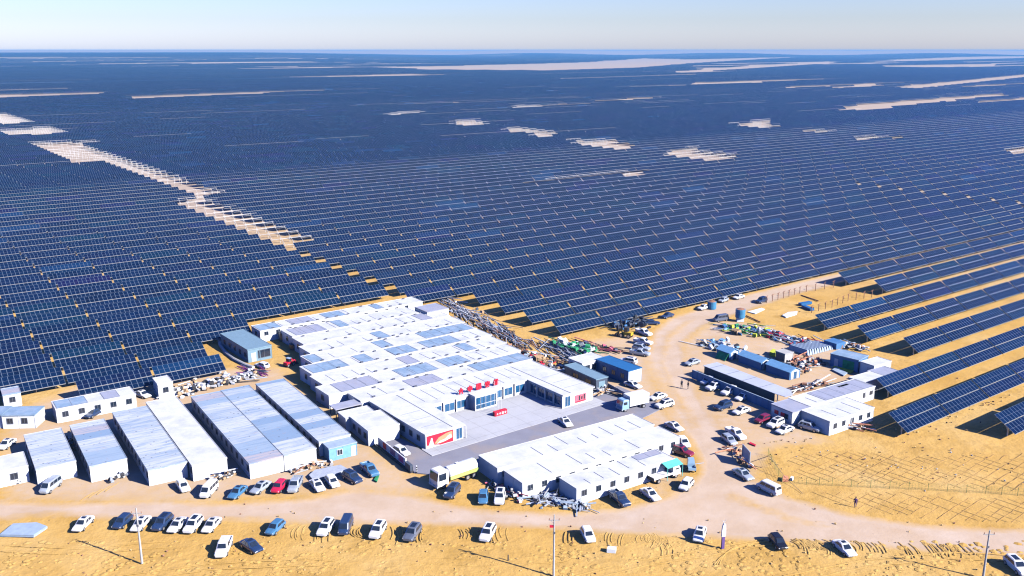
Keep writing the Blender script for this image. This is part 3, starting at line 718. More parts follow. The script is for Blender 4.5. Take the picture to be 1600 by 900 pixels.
B = Bld('east_cabin', 'blue-walled hall with grey roof on the far side of the east yard', 'cabin', 167.0, 119.2, 4.6, 6.4, 2.7, az=45, wall='blue_wall', roof='roof_blue', group='blue buildings of the east yard')
B.door('l', 2.2, 2.6, 2.2, 'green'); B.door('l', 5, 0.9, 2.0, 'frame_light')
B = Bld('east_cabin', 'small white cabin with dark blue side by the yard hall', 'cabin', 166.9, 115.2, 5.8, 3.4, 2.6, group='white buildings of the east yard')
B.door('l', 1.2, 0.9, 2.0, 'frame_light')
B = Bld('east_cabin', 'low white shelter wedged between small cabin and long building', 'cabin', 164.0, 111.0, 5.5, 3.6, 2.2, roof='roof_grey', group='white buildings of the east yard')
# open shed: posts, flat roof with tapered end
osd = thing('open_shed', 'long open shed with pale flat roof behind parked cars', 'shed', cp(136.8, 115.0), PI / 2 - CAMP)
mb = MB(); mb.prism([(0.3, -1.6), (2.2, -1.8), (4.1, 0.4), (4.2, 20.6), (0, 20.6), (0, 0.5)], 2.5, 2.58); mb.build('roof', MT['pale_roof'], osd)
mb = MB()
for k in range(1, 5): mb.box(0.1, 4.1, k * 4.6 - 0.03, k * 4.6 + 0.03, 2.655, 2.7)
mb.build('roof_joint', MT['seam'], osd)
mb = MB(); mb.box(0.12, 0.2, 0.9, 20.3, 0.0, 2.49); mb.build('shade_sheet', MT['shade_wall'], osd)  # dark sheet standing in for the shaded band between roof and hoarding
for k in range(6):
    for x in (0.2, 4.0):
        mb = MB(); mb.box(x - 0.07, x + 0.07, k * 4.0 + 0.13, k * 4.0 + 0.27, 0, 2.5); mb.build('post', MT['steel'], osd)
FOOT.append([cp(132, 110), cp(145, 110), cp(145, 140), cp(132, 140)])
hf = thing('site_hoarding', 'blue sheet hoarding running along the car side of the open shed', 'hoarding', cp(134.3, 113.6), PI / 2 - CAMP)
mb = MB(); mb.box(0, 0.08, 0, 22.5, 0, 1.9)
for k in range(16): mb.box(-0.05, 0.02, k * 1.5, k * 1.5 + 0.1, 0, 1.92)
mb.build('sheet', MT['blue_wall'], hf)
mb = MB(); mb.box(-0.06, 0.14, 0, 22.5, 1.9, 1.97); mb.build('top_rail', MT['paleblue'], hf)
for lab, a0, a1, b0, b1 in (('light blue gabled hut with open white end, nearest the east building', 150.9, 154.2, 124.1, 130.6),
                            ('light blue gabled hut in the middle of the row of three', 150.6, 153.7, 131.8, 138.4),
                            ('short light blue gabled hut with green side sheet, farthest of the three', 149.6, 152.6, 140.2, 144.2)):
    hu = thing('gabled_hut', lab, 'hut', cp(a0, b0), PI / 2 - CAMP, 'light blue gabled huts of the east yard')
    L_, D_ = a1 - a0, b1 - b0
    mb = MB(); mb.box(0, L_, 0, D_, -0.1, 1.75); mb.hexa([(0, 0, 1.75), (L_, 0, 1.75), (L_, D_, 1.75), (0, D_, 1.75), (L_ / 2 - 0.02, 0, 2.5), (L_ / 2 + 0.02, 0, 2.5), (L_ / 2 + 0.02, D_, 2.5), (L_ / 2 - 0.02, D_, 2.5)])
    mb.build('wall', MT['blue_wall'], hu)
    mb = MB()
    for sx in (-1, 1):
        e0 = L_ / 2 + sx * (L_ / 2 + 0.2); rg = L_ / 2
        mb.hexa([(min(e0, rg), -0.2, 1.66 if e0 < rg else 2.52), (max(e0, rg), -0.2, 2.52 if e0 < rg else 1.66), (max(e0, rg), D_ + 0.2, 2.52 if e0 < rg else 1.66), (min(e0, rg), D_ + 0.2, 1.66 if e0 < rg else 2.52),
                 (min(e0, rg), -0.2, 1.74 if e0 < rg else 2.6), (max(e0, rg), -0.2, 2.6 if e0 < rg else 1.74), (max(e0, rg), D_ + 0.2, 2.6 if e0 < rg else 1.74), (min(e0, rg), D_ + 0.2, 1.74 if e0 < rg else 2.6)])
    mb.build('roof', MT['hutblue'], hu)
    mb = MB(); flat(mb, [(0.4, 0.05), (L_ - 0.4, 0.05), (L_ - 0.4, 1.7), (L_ / 2, 2.2), (0.4, 1.7)], -0.02, 0, 0.05); mb.build('end_panel', MT['frame_light'], hu)
    mb = MB(); flat(mb, [(L_ / 2 - 0.45, 0.05), (L_ / 2 + 0.45, 0.05), (L_ / 2 + 0.45, 1.6), (L_ / 2 - 0.45, 1.6)], -0.075, 0, 0.03); mb.build('door', MT['glass_blue'], hu)
    if 'green' in lab:
        mb = MB(); mb.hexa([(-1.3, 0.2, 0), (-1.2, 0.2, 0), (-1.2, 3.2, 0), (-1.3, 3.2, 0), (-0.15, 0.2, 1.5), (-0.05, 0.2, 1.5), (-0.05, 3.2, 1.5), (-0.15, 3.2, 1.5)]); mb.build('side_sheet', MT['green'], hu)
B = Bld('tool_box', 'grey and pale box cabin with dark side in the yard middle', 'cabin', 158.4, 132.0, 2.7, 2.6, 2.1, roof='concrete', wall='concrete')
mb = MB(); mb.box(-0.08, -0.04, 0.1, 2.5, 0.05, 2.0); mb.build('shutter', MT['greydark'], B.root)

# ------------------------------------------------------------------ solar field
SAZ = R(53.3); SA, SB = axes(SAZ)
PITCH, TLEN, TPIT = 11.45, 14.3, 14.8
def brow(k): return 72 + 11.94 * k if k <= 8 else 167.5 + PITCH * (k - 8)
def sp(a, b, z=0.0):
    p = SA * a + SB * b; p.z = z; return p
ZL, ZH, YH = 1.3, 3.8, 2.0
NPAN = 13
def course_mesh(lo):
    mb = MB(); g = 0.03
    t0, t1 = (0.0, 0.5 - g / 2) if lo else (0.5 + g / 2, 1.0)
    y0, y1 = -YH + 2 * YH * t0, -YH + 2 * YH * t1; z0, z1 = ZL + (ZH - ZL) * t0, ZL + (ZH - ZL) * t1
    n = Vector((0, -(ZH - ZL), 2 * YH)).normalized() * 0.05
    p = [Vector((0, y0, z0)), Vector((TLEN, y0, z0)), Vector((TLEN, y1, z1)), Vector((0, y1, z1))]; q = [v + n for v in p]
    mb.face(q, 0, [(0, 0), (NPAN, 0), (NPAN, 1), (0, 1)]); mb.face(p[::-1], 1)
    for i in range(4): mb.face([p[i], p[(i + 1) % 4], q[(i + 1) % 4], q[i]], 1)
    dr = Vector((0, -0.02, -0.08)); e_ = Vector((0, -0.02, 0.03)); mb.hexa([p[0] + dr, p[1] + dr, p[1] + dr + Vector((0, .05, 0)), p[0] + dr + Vector((0, .05, 0)), p[0] + e_, p[1] + e_, p[1] + e_ + Vector((0, .02, 0)), p[0] + e_ + Vector((0, .02, 0))], 2)
    return mb.mesh('panel_row', [MT['pv'], MT['backsheet'], MT['rail']], fix=False)
CL, CU = course_mesh(True), course_mesh(False)
mb = MB()
for t in (0.12, 0.4, 0.6, 0.88):
    y, z = -YH + 2 * YH * t, ZL + (ZH - ZL) * t - 0.09
    mb.box(0.05, TLEN - 0.05, y - 0.05, y + 0.05, z - 0.06, z + 0.04)
for x in (1.6, 5.3, 9.0, 12.7):
    mb.beam((x, -1.8, ZL + 0.0), (x, 1.8, ZH - 0.38), 0.08, 0.1)
    mb.beam((x, 0.0, 1.0), (x, 1.5, ZH - 0.6), 0.06); mb.beam((x, 0.0, 0.9), (x, -1.3, ZL + 0.2), 0.06)
SUPP = mb.mesh('support_frame', [MT['steel']])
mb = MB(); mb.box(-0.09, 0.09, -0.09, 0.09, -0.1, 2.35); POST = mb.mesh('post', [MT['steel']])
def make_table():
    t = thing('solar_table', 'x', 'solar table')
    link('panel_row', CL, t); link('panel_row', CU, t); link('support_frame', SUPP, t)
    for x in (1.6, 5.3, 9.0, 12.7): link('post', POST, t, (x, 0, 0))
    return t
SANDS = [gp(*p) for p in (
 [(36, 229), (130, 225), (147, 235), (122, 247), (108, 240), (50, 236)],
 [(0, 208), (75, 203), (92, 213), (60, 218), (10, 217)],
 [(-40, 176), (25, 187), (46, 196), (25, 200), (-40, 190)],
 [(-40, 150), (164, 145), (166, 149), (-40, 158)], [(-40, 142.5), (136, 139), (136, 140.5), (-40, 145)],
 [(196, 152), (410, 145), (414, 149), (203, 158)],
 [(586, 105), (660, 104.5), (780, 101.5), (904, 98), (1000, 91.5), (1080, 93), (1250, 90), (1160, 95), (1084, 100), (1000, 107), (860, 111.5), (660, 110)],
 [(1040, 113.5), (1170, 103), (1300, 96), (1320, 98), (1180, 108), (1060, 115.5)],
 [(1368, 103), (1480, 101), (1560, 100), (1560, 103), (1480, 106.5), (1380, 105.5)], [(1375, 94), (1490, 91), (1620, 89), (1620, 91), (1500, 94), (1400, 96.5)],
 [(1385, 138), (1500, 127), (1640, 113), (1640, 118), (1430, 141)],
 [(1312, 172), (1340, 165), (1440, 157), (1570, 147), (1562, 152), (1450, 165), (1340, 176)],
 [(1522, 161), (1640, 151), (1640, 156), (1526, 165)],
 [(1146, 197), (1195, 191), (1216, 203), (1190, 206), (1150, 200)],
 [(1235, 206), (1300, 209), (1306, 213), (1240, 210)], [(1343, 218), (1400, 216), (1402, 222), (1346, 224)],
 [(1028, 243), (1084, 234), (1100, 244), (1158, 249), (1158, 255), (1105, 259), (1050, 251)],
 [(886, 225), (950, 221), (1000, 235), (960, 242), (935, 239), (900, 231)],
 [(786, 205), (830, 205), (878, 214), (850, 220), (800, 211)], [(698, 194), (740, 191), (762, 199), (735, 203), (705, 198)],
 [(832, 296), (836, 290), (1010, 271), (1010, 279)], [(980, 154.5), (1036, 152), (1036, 155), (982, 157)],
 [(1566, 240), (1640, 230), (1640, 246), (1570, 246)], [(600, 181), (655, 177), (655, 181), (604, 185)],
 [(400, 107.5), (560, 104.5), (562, 106.5), (402, 109)], [(430, 121.5), (640, 116), (730, 118.5), (600, 121), (432, 123.5)], [(55, 84), (215, 83), (215, 84.2), (56, 85.4)],
 [(160, 87), (240, 91), (238, 92.4), (158, 88.4)], [(860, 124), (1100, 116), (1102, 118), (862, 126)], [(1090, 108), (1250, 101), (1252, 103), (1094, 110)], [(320, 86), (470, 84), (472, 85.6), (322, 87.6)],
 [(1500, 136), (1640, 129), (1640, 132), (1502, 139)], [(535, 131), (560, 130), (562, 133.5), (536, 134)])]
rs_far = random.Random(5)
for _ in range(46):
    d_ = rs_far.uniform(1100, 6500); az_ = R(rs_far.uniform(-30, 30)); c_ = Vector((math.sin(az_), math.cos(az_), 0)) * d_
    l_, w_ = rs_far.uniform(0.05, 0.16) * d_, rs_far.uniform(0.012, 0.03) * d_
    A_, B_ = axes(R(53.3)); k_ = rs_far.uniform(-0.3, 0.3)
    SANDS.append([c_ - A_ * l_ - B_ * w_, c_ - A_ * l_ * 0.2 - B_ * w_ * 0.6, c_ + A_ * l_ + B_ * w_ * k_, c_ + A_ * l_ * 0.4 + B_ * w_, c_ - A_ * l_ * 0.6 + B_ * w_ * 0.7])
SB_BOX = [(min(p.x for p in s), max(p.x for p in s), min(p.y for p in s), max(p.y for p in s)) for s in SANDS]
def sandy(x, y):
    for s, b in zip(SANDS, SB_BOX):
        if b[0] <= x <= b[1] and b[2] <= y <= b[3] and in_poly((x, y), s): return True
    return False
START = {0: 11, 1: 10, 2: 11, 3: 13, 4: 13, 5: 13, 6: 16, 7: 16, 8: 9, 9: 9, 10: 9, 11: 9, 12: 8}
def present(k, j):
    if k <= 7: return j >= START[k]
    if k <= 9: return j >= 9
    if k == 10: return j >= 9 or j in (2, 3)
    if k == 11: return j >= 9 or j <= 3
    if k == 12: return j >= 8 or j <= 4
    return True
tables, frames, far = [], [], []
KMAX = 8 + int(1500 / PITCH)
GAPS = {}
for k in range(45, KMAX):
    for _ in range(3):
        g0 = random.randint(-40, 160); GAPS.setdefault(k, []).append((g0, g0 + random.randint(2, 7)))
for k in range(0, KMAX):
    ph = 1.7 if k <= 7 else 5.0; b = brow(k)
    for j in range(-70, 335):
        a0 = ph + TPIT * j; scale = 1.0
        if not present(k, j): continue
        c = sp(a0 + TLEN / 2, b)
        if c.y < 90: continue
        e0 = project(*sp(a0, b, 2.5)); e1 = project(*sp(a0 + TLEN, b, 2.5))
        if max(e0[0], e1[0]) < -60 or min(e0[0], e1[0]) > 1660 or max(e0[1], e1[1]) > 960: continue
        if 13 <= k <= 30 and j == 8: a0 += 3.0; scale = 0.79
        if 10 <= k <= 17 and j == 28: a0 += 2.4; scale = 0.83
        q1, q2 = sp(a0 + 4.5, b), sp(a0 + TLEN - 7, b)
        if (300 < b < 425 and j == 8) or (425 <= b < 715 and j == 9) or (600 < b < 715 and j == 8):
            frames.append((k, j, a0, b)); continue
        if k > 12 and (sandy(c.x, c.y) or sandy(q1.x, q1.y) or sandy(q2.x, q2.y)):
            frames.append((k, j, a0, b)); continue
        if any(in_poly(c, f) for f in FOOT) : continue
        if any(g0 <= j <= g1 for g0, g1 in GAPS.get(k, ())) : continue
        if k > 12 and math.hypot(c.x, c.y) > 650 and random.random() < 0.8: scale *= 1.036
        vis = max(e0[0], e1[0]) > 0 and min(e0[0], e1[0]) < 1600 and min(e0[1], e1[1]) < 900
        tables.append((math.hypot(c.x, c.y) + (0 if vis else 5000), k, j, a0, b, scale))
tables.sort()
near, rest = tables[:300], tables[300:]
ORD = ['first', 'second', 'third', 'fourth', 'fifth', 'sixth', 'seventh', 'eighth', 'ninth', 'tenth', 'eleventh', 'twelfth', 'thirteenth', 'fourteenth', 'fifteenth', 'sixteenth', 'seventeenth', 'eighteenth', 'nineteenth', 'twentieth']
def ordn(n): return ORD[n - 1] if n <= 20 else ('%dth' % n if n % 10 not in (1, 2, 3) else '%d%s' % (n, {1: 'st', 2: 'nd', 3: 'rd'}[n % 10]))
proto = make_table()
for i, (d, k, j, a0, b, sc) in enumerate(near):
    t = proto if i == 0 else copy_tree(proto)
    t.location = sp(a0, b); t.rotation_euler = (0, 0, PI / 2 - SAZ); t.scale = (sc, 1, 1)
    if k <= 7:
        n = j - START[k] + 1
        lab = 'tilted solar table, %s from left in the %s right-hand row from the bottom' % (ordn(n), ordn(k + 1))
        g = 'solar tables in the spaced rows at right'
    elif j >= 8:
        n = j - (9 if k < 12 else 8) + 1
        lab = 'solar table in the dense field, %s from the camp, %s row back from the clearing' % (ordn(n), ordn(k - 7))
        g = 'solar tables of the dense field'
    else:
        last = {10: 3, 11: 3, 12: 4}.get(k, 7)
        lab = 'solar table %s from the right end of the %s row behind the barracks' % (ordn(last - j + 1), ordn(k - 9))
        g = 'solar tables of the dense field behind the barracks'
    tag(t, lab, 'solar table', g)

# the rest of the field: one mass of rows
class Strips:
    def __init__(s): s.v = []; s.uv = []; s.t = []; s.m = []
    def quad(s, p, uv, tone, m=0):
        s.v += [tuple(q) for q in p]; s.uv += uv; s.t.append(tone); s.m.append(m)
    def add(s, a0, L, b, z=0.0, npan=NPAN, tone=0.0, legs=False):
        g = 0.03
        for t0, t1 in ((0, 0.5 - g / 2), (0.5 + g / 2, 1)):
            y0, y1 = -YH + 2 * YH * t0, -YH + 2 * YH * t1; z0, z1 = z + ZL + (ZH - ZL) * t0, z + ZL + (ZH - ZL) * t1
            p = [sp(a0, b + y0, z0), sp(a0 + L, b + y0, z0), sp(a0 + L, b + y1, z1), sp(a0, b + y1, z1)]
            s.quad(p, [(0, 0), (npan, 0), (npan, 1), (0, 1)], tone)
            dn = Vector((0, 0, -0.05)); s.quad([p[3] + dn, p[2] + dn, p[1] + dn, p[0] + dn], [(0, 0)] * 4, 0, 1)
            dr = Vector((0, 0, -0.13)); s.quad([p[0] + dr, p[1] + dr, p[1], p[0]], [(0, 0)] * 4, 0, 2)
            if t0: s.quad([p[2] + dn, p[3] + dn, p[3], p[2]], [(0, 0)] * 4, 0, 1)
        if legs:
            for f in (0.12, 0.5, 0.88):
                A_ = sp(a0 + L * f - 0.07, b, z - 0.1); B_ = sp(a0 + L * f + 0.07, b, z - 0.1); up_ = Vector((0, 0, 2.5))
                s.quad([A_, B_, B_ + up_, A_ + up_], [(0, 0)] * 4, 0, 1)
    def build(s, name):
        n = len(s.t); me = D.meshes.new(name)
        me.vertices.add(4 * n); me.vertices.foreach_set('co', np.array(s.v, np.float32).ravel())
        me.loops.add(4 * n); me.loops.foreach_set('vertex_index', np.arange(4 * n, dtype=np.int32))
        me.polygons.add(n); me.polygons.foreach_set('loop_start', np.arange(0, 4 * n, 4, dtype=np.int32)); me.polygons.foreach_set('loop_total', np.full(n, 4, np.int32))
        me.materials.append(MT['pv']); me.materials.append(MT['backsheet']); me.materials.append(MT['rail'])
        me.polygons.foreach_set('material_index', np.array(s.m, np.int32))
        me.update(calc_edges=True)
        ul = me.uv_layers.new(name='UVMap'); ul.data.foreach_set('uv', np.array(s.uv, np.float32).ravel())
        at = me.attributes.new('tone', 'FLOAT', 'FACE'); at.data.foreach_set('value', np.array(s.t, np.float32))
        me.validate(); return link(name, me)
st = Strips()
for (d, k, j, a0, b, sc) in rest:
    st.add(a0, TLEN * sc, b, 0.0, NPAN, random.random(), legs=(d % 5000) < 480)
tag(st.build('solar_field'), 'endless rows of dark blue solar tables covering the middle distance', 'solar field', kind='stuff')
st = Strips(); tone_run = 0.4
b = brow(KMAX - 1) + PITCH; step = 1
while b < 11500:
    seg = TPIT * (5 if b < 3000 else 12)
    amin = -1.2 * b; amax = 3.2 * b + 600
    a = amin - (amin % seg) + 5
    while a < amax:
        c = sp(a + seg / 2, b)
        px, py = project(c.x, c.y, 0)
        if -120 < px < 1720 and c.y > 0 and math.hypot(c.x, c.y) < 12500:
            if not sandy(c.x, c.y) and random.random() > 0.012:
                st.add(a, seg - 0.6, b, terr(c.x, c.y), round(seg / 1.1), tone_run)
        if random.random() < 0.12: tone_run = random.choice((random.random() * 0.9, random.random() * 0.9, 0.99))
        a += seg
    step = 1 if b < 3000 else (3 if b < 5000 else 6)
    b += PITCH * step
tag(st.build('distant_solar_field'), 'blue haze-softened mass of solar rows reaching the horizon', 'solar field', kind='stuff')
# bare mounting frames along the unfinished strips
mb = MB()
for x in (0.6, 4.2, 7.8, 11.4, 14.0): mb.box(x - 0.07, x + 0.07, -0.07, 0.07, -0.1, 2.3); mb.beam((x, -1.7, 1.35), (x, 1.7, 3.4), 0.1)
for t in (0.15, 0.85): mb.box(0.2, TLEN, -YH + 2 * YH * t - 0.06, -YH + 2 * YH * t + 0.06, ZL + (ZH - ZL) * t - 0.1, ZL + (ZH - ZL) * t + 0.03)
FR = mb.mesh('mounting_frame', [MT['white_steel_beam']])
for (k, j, a0, b) in frames:
    c = sp(a0 + 7, b)
    if math.hypot(c.x, c.y) > 1150 or random.random() < 0.2: continue
    o = link('unfinished_rack', FR, None, sp(a0, b), PI / 2 - SAZ)
    tag(o, 'bare white rack without panels on an unfinished sandy strip of the field', 'bare rack', 'bare racks on the sandy strips')
#@@PART2@@
# ------------------------------------------------------------------ vehicles
def car_body(L, W, H_, kind):
    """lofted lower body with bonnet and boot, then a tapered cabin; returns (body mesh, glass meshes, wheel x, dims)"""
    hw = W / 2; mb = MB()
    zb = {'sedan': 0.86, 'hatch': 0.92, 'suv': 1.02, 'van': 1.08, 'pickup': 1.05}[kind]
    nose = {'sedan': 0.66, 'hatch': 0.72, 'suv': 0.84, 'van': 0.86, 'pickup': 0.9}[kind]
    tail_ = {'sedan': 0.84, 'hatch': 0.9, 'suv': 1.0, 'van': 1.06, 'pickup': 1.0}[kind]
    def sec(x, zl, zt, w_):
        c = 0.05
        half = [(w_ * 0.86, zl), (w_ * 0.97, zl + 0.12), (w_, (zl + zt) / 2), (w_ * 0.97, zt - 0.1), (w_ * 0.86, zt), (w_ * 0.45, zt + c)]
        return [(x, y, z) for y, z in half] + [(x, -y, z) for y, z in reversed(half)]
    e = L / 2
    st_ = [(-e, 0.42, tail_ - 0.16, hw * 0.8), (-e + 0.12, 0.3, tail_ - 0.02, hw * 0.92), (-e + 0.6, 0.24, tail_ + 0.02, hw), (-0.1 * L, 0.22, zb, hw), (0.12 * L, 0.22, zb, hw),
           (e - 1.05, 0.23, zb - 0.04, hw), (e - 0.45, 0.26, nose + 0.08, hw * 0.97), (e - 0.1, 0.3, nose - 0.02, hw * 0.88), (e, 0.4, nose - 0.14, hw * 0.76)]
    if kind == 'van': st_[-3] = (e - 0.45, 0.26, nose + 0.16, hw * 0.98)
    mb.loft([sec(*q) for q in st_])
    cab = {'sedan': (e - 1.25, e - 2.05, -e + 1.35, -e + 0.55, 0.8), 'hatch': (e - 1.05, e - 1.75, -e + 0.55, -e + 0.12, 0.83), 'suv': (e - 1.25, e - 1.95, -e + 0.5, -e + 0.12, 0.86),
           'van': (e - 0.5, e - 1.15, -e + 0.22, -e + 0.06, 0.9), 'pickup': (e - 1.35, e - 2.0, -e + 1.95, -e + 1.75, 0.86)}[kind]
    xf0, xf1, xb1, xb0, tap = cab
    wb, wr = hw * 0.93, hw * 0.93 * tap; z0, z1 = zb - 0.03, H_ - 0.07
    def cring(t, inset=0.0, z=None):
        xf = xf0 + (xf1 - xf0) * t; xb = xb0 + (xb1 - xb0) * t; w_ = wb + (wr - wb) * t
        r = 0.16
        zz = z0 + (z1 - z0) * t if z is None else z
        xf -= inset; xb += inset; w_ -= inset
        return [(xb, -w_ + r, zz), (xb + r, -w_, zz), (xf - r, -w_, zz), (xf, -w_ + r, zz), (xf, w_ - r, zz), (xf - r, w_, zz), (xb + r, w_, zz), (xb, w_ - r, zz)]
    mb.loft([cring(0), cring(1), cring(1, 0.14, H_)])
    if kind == 'pickup':
        bz = tail_ + 0.02
        mb.box(-e + 0.02, xb0, -hw * 0.96, -hw * 0.86, bz - 0.1, bz + 0.22); mb.box(-e + 0.02, xb0, hw * 0.86, hw * 0.96, bz - 0.1, bz + 0.22); mb.box(-e + 0.02, -e + 0.1, -hw * 0.86, hw * 0.86, bz - 0.1, bz + 0.22)
    body = mb.mesh('body', [PAINT['white']], smooth=False)
    def P(side, s, t):
        xf = xf0 + (xf1 - xf0) * t; xb = xb0 + (xb1 - xb0) * t; w_ = wb + (wr - wb) * t; z = z0 + (z1 - z0) * t; o = 0.02
        if side == 'f': return Vector((xf + o, -(w_ - 0.2) + 2 * (w_ - 0.2) * s, z + o))
        if side == 'b': return Vector((xb - o, -(w_ - 0.2) + 2 * (w_ - 0.2) * s, z + o))
        x = xb + 0.2 + (xf - xb - 0.4) * s
        return Vector((x, (w_ + o) * (1 if side == 'l' else -1), z))
    def pane(side, spans, t0, t1):
        g = MB()
        for s0, s1 in spans:
            q = [P(side, s0, t0), P(side, s1, t0), P(side, s1, t1), P(side, s0, t1)]
            n = (q[1] - q[0]).cross(q[3] - q[0]).normalized() * 0.012
            g.hexa([v - n for v in q] + [v + n for v in q])
        return g
    sp_ = {'sedan': [(0.03, 0.47), (0.53, 0.97)], 'hatch': [(0.02, 0.46), (0.52, 0.97)], 'suv': [(0.02, 0.28), (0.32, 0.62), (0.66, 0.98)], 'van': [(0.02, 0.3), (0.34, 0.64), (0.68, 0.97)], 'pickup': [(0.04, 0.47), (0.53, 0.96)]}[kind]
    gl = [('windscreen', pane('f', [(0, 1)], 0.1, 0.9)), ('rear_window', pane('b', [(0.02, 0.98)], 0.2 if kind != 'van' else 0.3, 0.88)),
          ('side_window', pane('l', sp_, 0.18, 0.86)), ('side_window', pane('r', sp_, 0.18, 0.86))]
    gl = [(n, g.mesh(n, [MT['glass']])) for n, g in gl]
    roofm = None
    if kind in ('sedan', 'suv'):
        g = MB(); g.box(xb1 + 0.55 if kind == 'suv' else xb1 + 0.25, xf1 - 0.25, -wr * 0.55, wr * 0.55, H_ - 0.02, H_ + 0.012); roofm = g.mesh('sunroof', [MT['glass']])
    return body, gl, roofm, (L, W, zb, nose, tail_, hw, e)
def wheel_mesh(r, w_):
    k = ('wheel', r, w_)
    if k not in CACHE:
        g = MB(); g.cyl((0, -w_ / 2, 0), (0, w_ / 2, 0), r, n=14, m=0); g.cyl((0, -w_ / 2 - 0.015, 0), (0, w_ / 2 + 0.015, 0), r * 0.6, n=10, m=1)
        CACHE[k] = g.mesh('wheel', [MT['tyre'], MT['rim']])
    return CACHE[k]
def lens(name, w_, h_, m):
    k = (name, w_, h_)
    if k not in CACHE:
        g = MB(); g.box(-0.05, 0.05, -w_ / 2, w_ / 2, -h_ / 2, h_ / 2); CACHE[k] = g.mesh(name, [MT[m]])
    return CACHE[k]
SPEC = {'sedan': (4.6, 1.82, 1.46), 'hatch': (4.15, 1.76, 1.52), 'suv': (4.65, 1.88, 1.7), 'van': (4.7, 1.75, 1.95), 'pickup': (5.2, 1.88, 1.76)}
def make_car(kind):
    L, W, H_ = SPEC[kind]; body, gl, roofm, dm = car_body(L, W, H_, kind)
    t = thing('parked_car', 'x', 'car')
    b = link('body', body, t); b.material_slots[0].link = 'OBJECT'
    for n, g in gl: link(n, g, t)
    if roofm: link('sunroof', roofm, t)
    r = 0.36 if kind in ('suv', 'pickup') else 0.32
    for sx in (0.3, -0.3):
        for sy in (-1, 1): link('wheel', wheel_mesh(r, 0.24), t, (sx * L, sy * (W / 2 - 0.1), r))
    for sy in (-1, 1):
        link('headlight', lens('headlight', 0.34, 0.14, 'lamp'), t, (L / 2 - 0.1, sy * W * 0.34, dm[3] - 0.14))
        link('tail_light', lens('tail_light', 0.3, 0.16, 'tail'), t, (-L / 2 + 0.06, sy * W * 0.37, dm[4] - 0.2))
    return t
PROTO = {}
NAMES = {'sedan': ('parked_car', 'car'), 'hatch': ('parked_car', 'car'), 'suv': ('parked_suv', 'car'), 'van': ('parked_van', 'van'), 'pickup': ('parked_pickup', 'pickup')}
def car(kind, col, front, rear, label, group=None):
    if kind not in PROTO: PROTO[kind] = t = make_car(kind)
    else: t = copy_tree(PROTO[kind])
    f, r = G(*front), G(*rear); d = (f - r); d.z = 0; c = (f + r) / 2
    t.scale = (0.9, 0.9, 0.9); t.name = NAMES[kind][0]; t.location = (c.x, c.y, 0.02); t.rotation_euler = (0, 0, math.atan2(d.y, d.x))
    for ch in t.children:
        if ch.name.startswith('body'): ch.material_slots[0].link = 'OBJECT'; ch.material_slots[0].material = PAINT[col]
    tag(t, label, NAMES[kind][1], group)
    return t
g1 = 'cars parked on the sand below the road'
for a in (('sedan', 'white', (121, 832), (140, 814), 'white sedan alone beside the pale blue sheets, leftmost below the road'),
 ('hatch', 'navy', (183, 828), (201, 812), 'navy car at the left end of the row by the left pole'),
 ('sedan', 'white', (212, 832), (229, 814), 'white sedan partly behind the left utility pole'),
 ('suv', 'navy', (245, 831), (264, 813), 'navy car just right of the left utility pole in the row'),
 ('sedan', 'white', (269, 834), (287, 816), 'white sedan touching the navy car, first of three whites'),
 ('suv', 'white', (294, 835), (311, 816), 'white car with dark glass roof, middle of three whites'),
 ('sedan', 'white', (323, 834), (339, 816), 'white sedan at the right end of the row by the left pole'),
 ('hatch', 'blue', (421, 838), (440, 821), 'blue-grey hatchback standing alone right of the row, below the road'),
 ('pickup', 'white', (345, 872), (355, 850), 'white car with open dark rear in the lower sand, beside a navy sedan'),
 ('sedan', 'navy', (408, 867), (379, 849), 'navy sedan at an angle in the lower sand, nearest the camera'),
 ('suv', 'white', (503, 839), (516, 821), 'white car beside the dark van below the road'),
 ('van', 'navy', (536, 838), (545, 818), 'dark blue van beside a white car below the road'),
 ('suv', 'white', (584, 844), (597, 824), 'white car with dark roof opening, between dark van and dark SUV'),
 ('suv', 'grey', (637, 848), (652, 828), 'dark grey SUV alone below the road at centre left'),
 ('suv', 'white', (756, 849), (768, 828), 'white SUV alone below the road, left of the middle pole'),
 ('hatch', 'white', (924, 851), (913, 831), 'white hatchback below the road, right of the middle pole'),
 ('sedan', 'white', (1090, 850), (1096, 829), 'white car parked beside the white and purple banner post'),
 ('hatch', 'black', (1222, 860), (1208, 844), 'black car below the road, right of the banner post'),
 ('sedan', 'white', (1329, 870), (1309, 853), 'white sedan with blue shaded side below the road at right'),
 ('suv', 'white', (1598, 899), (1578, 881), 'white car cut off by the bottom right picture corner')): car(*a, g1)
g2 = 'vehicles parked between the barracks and the road'
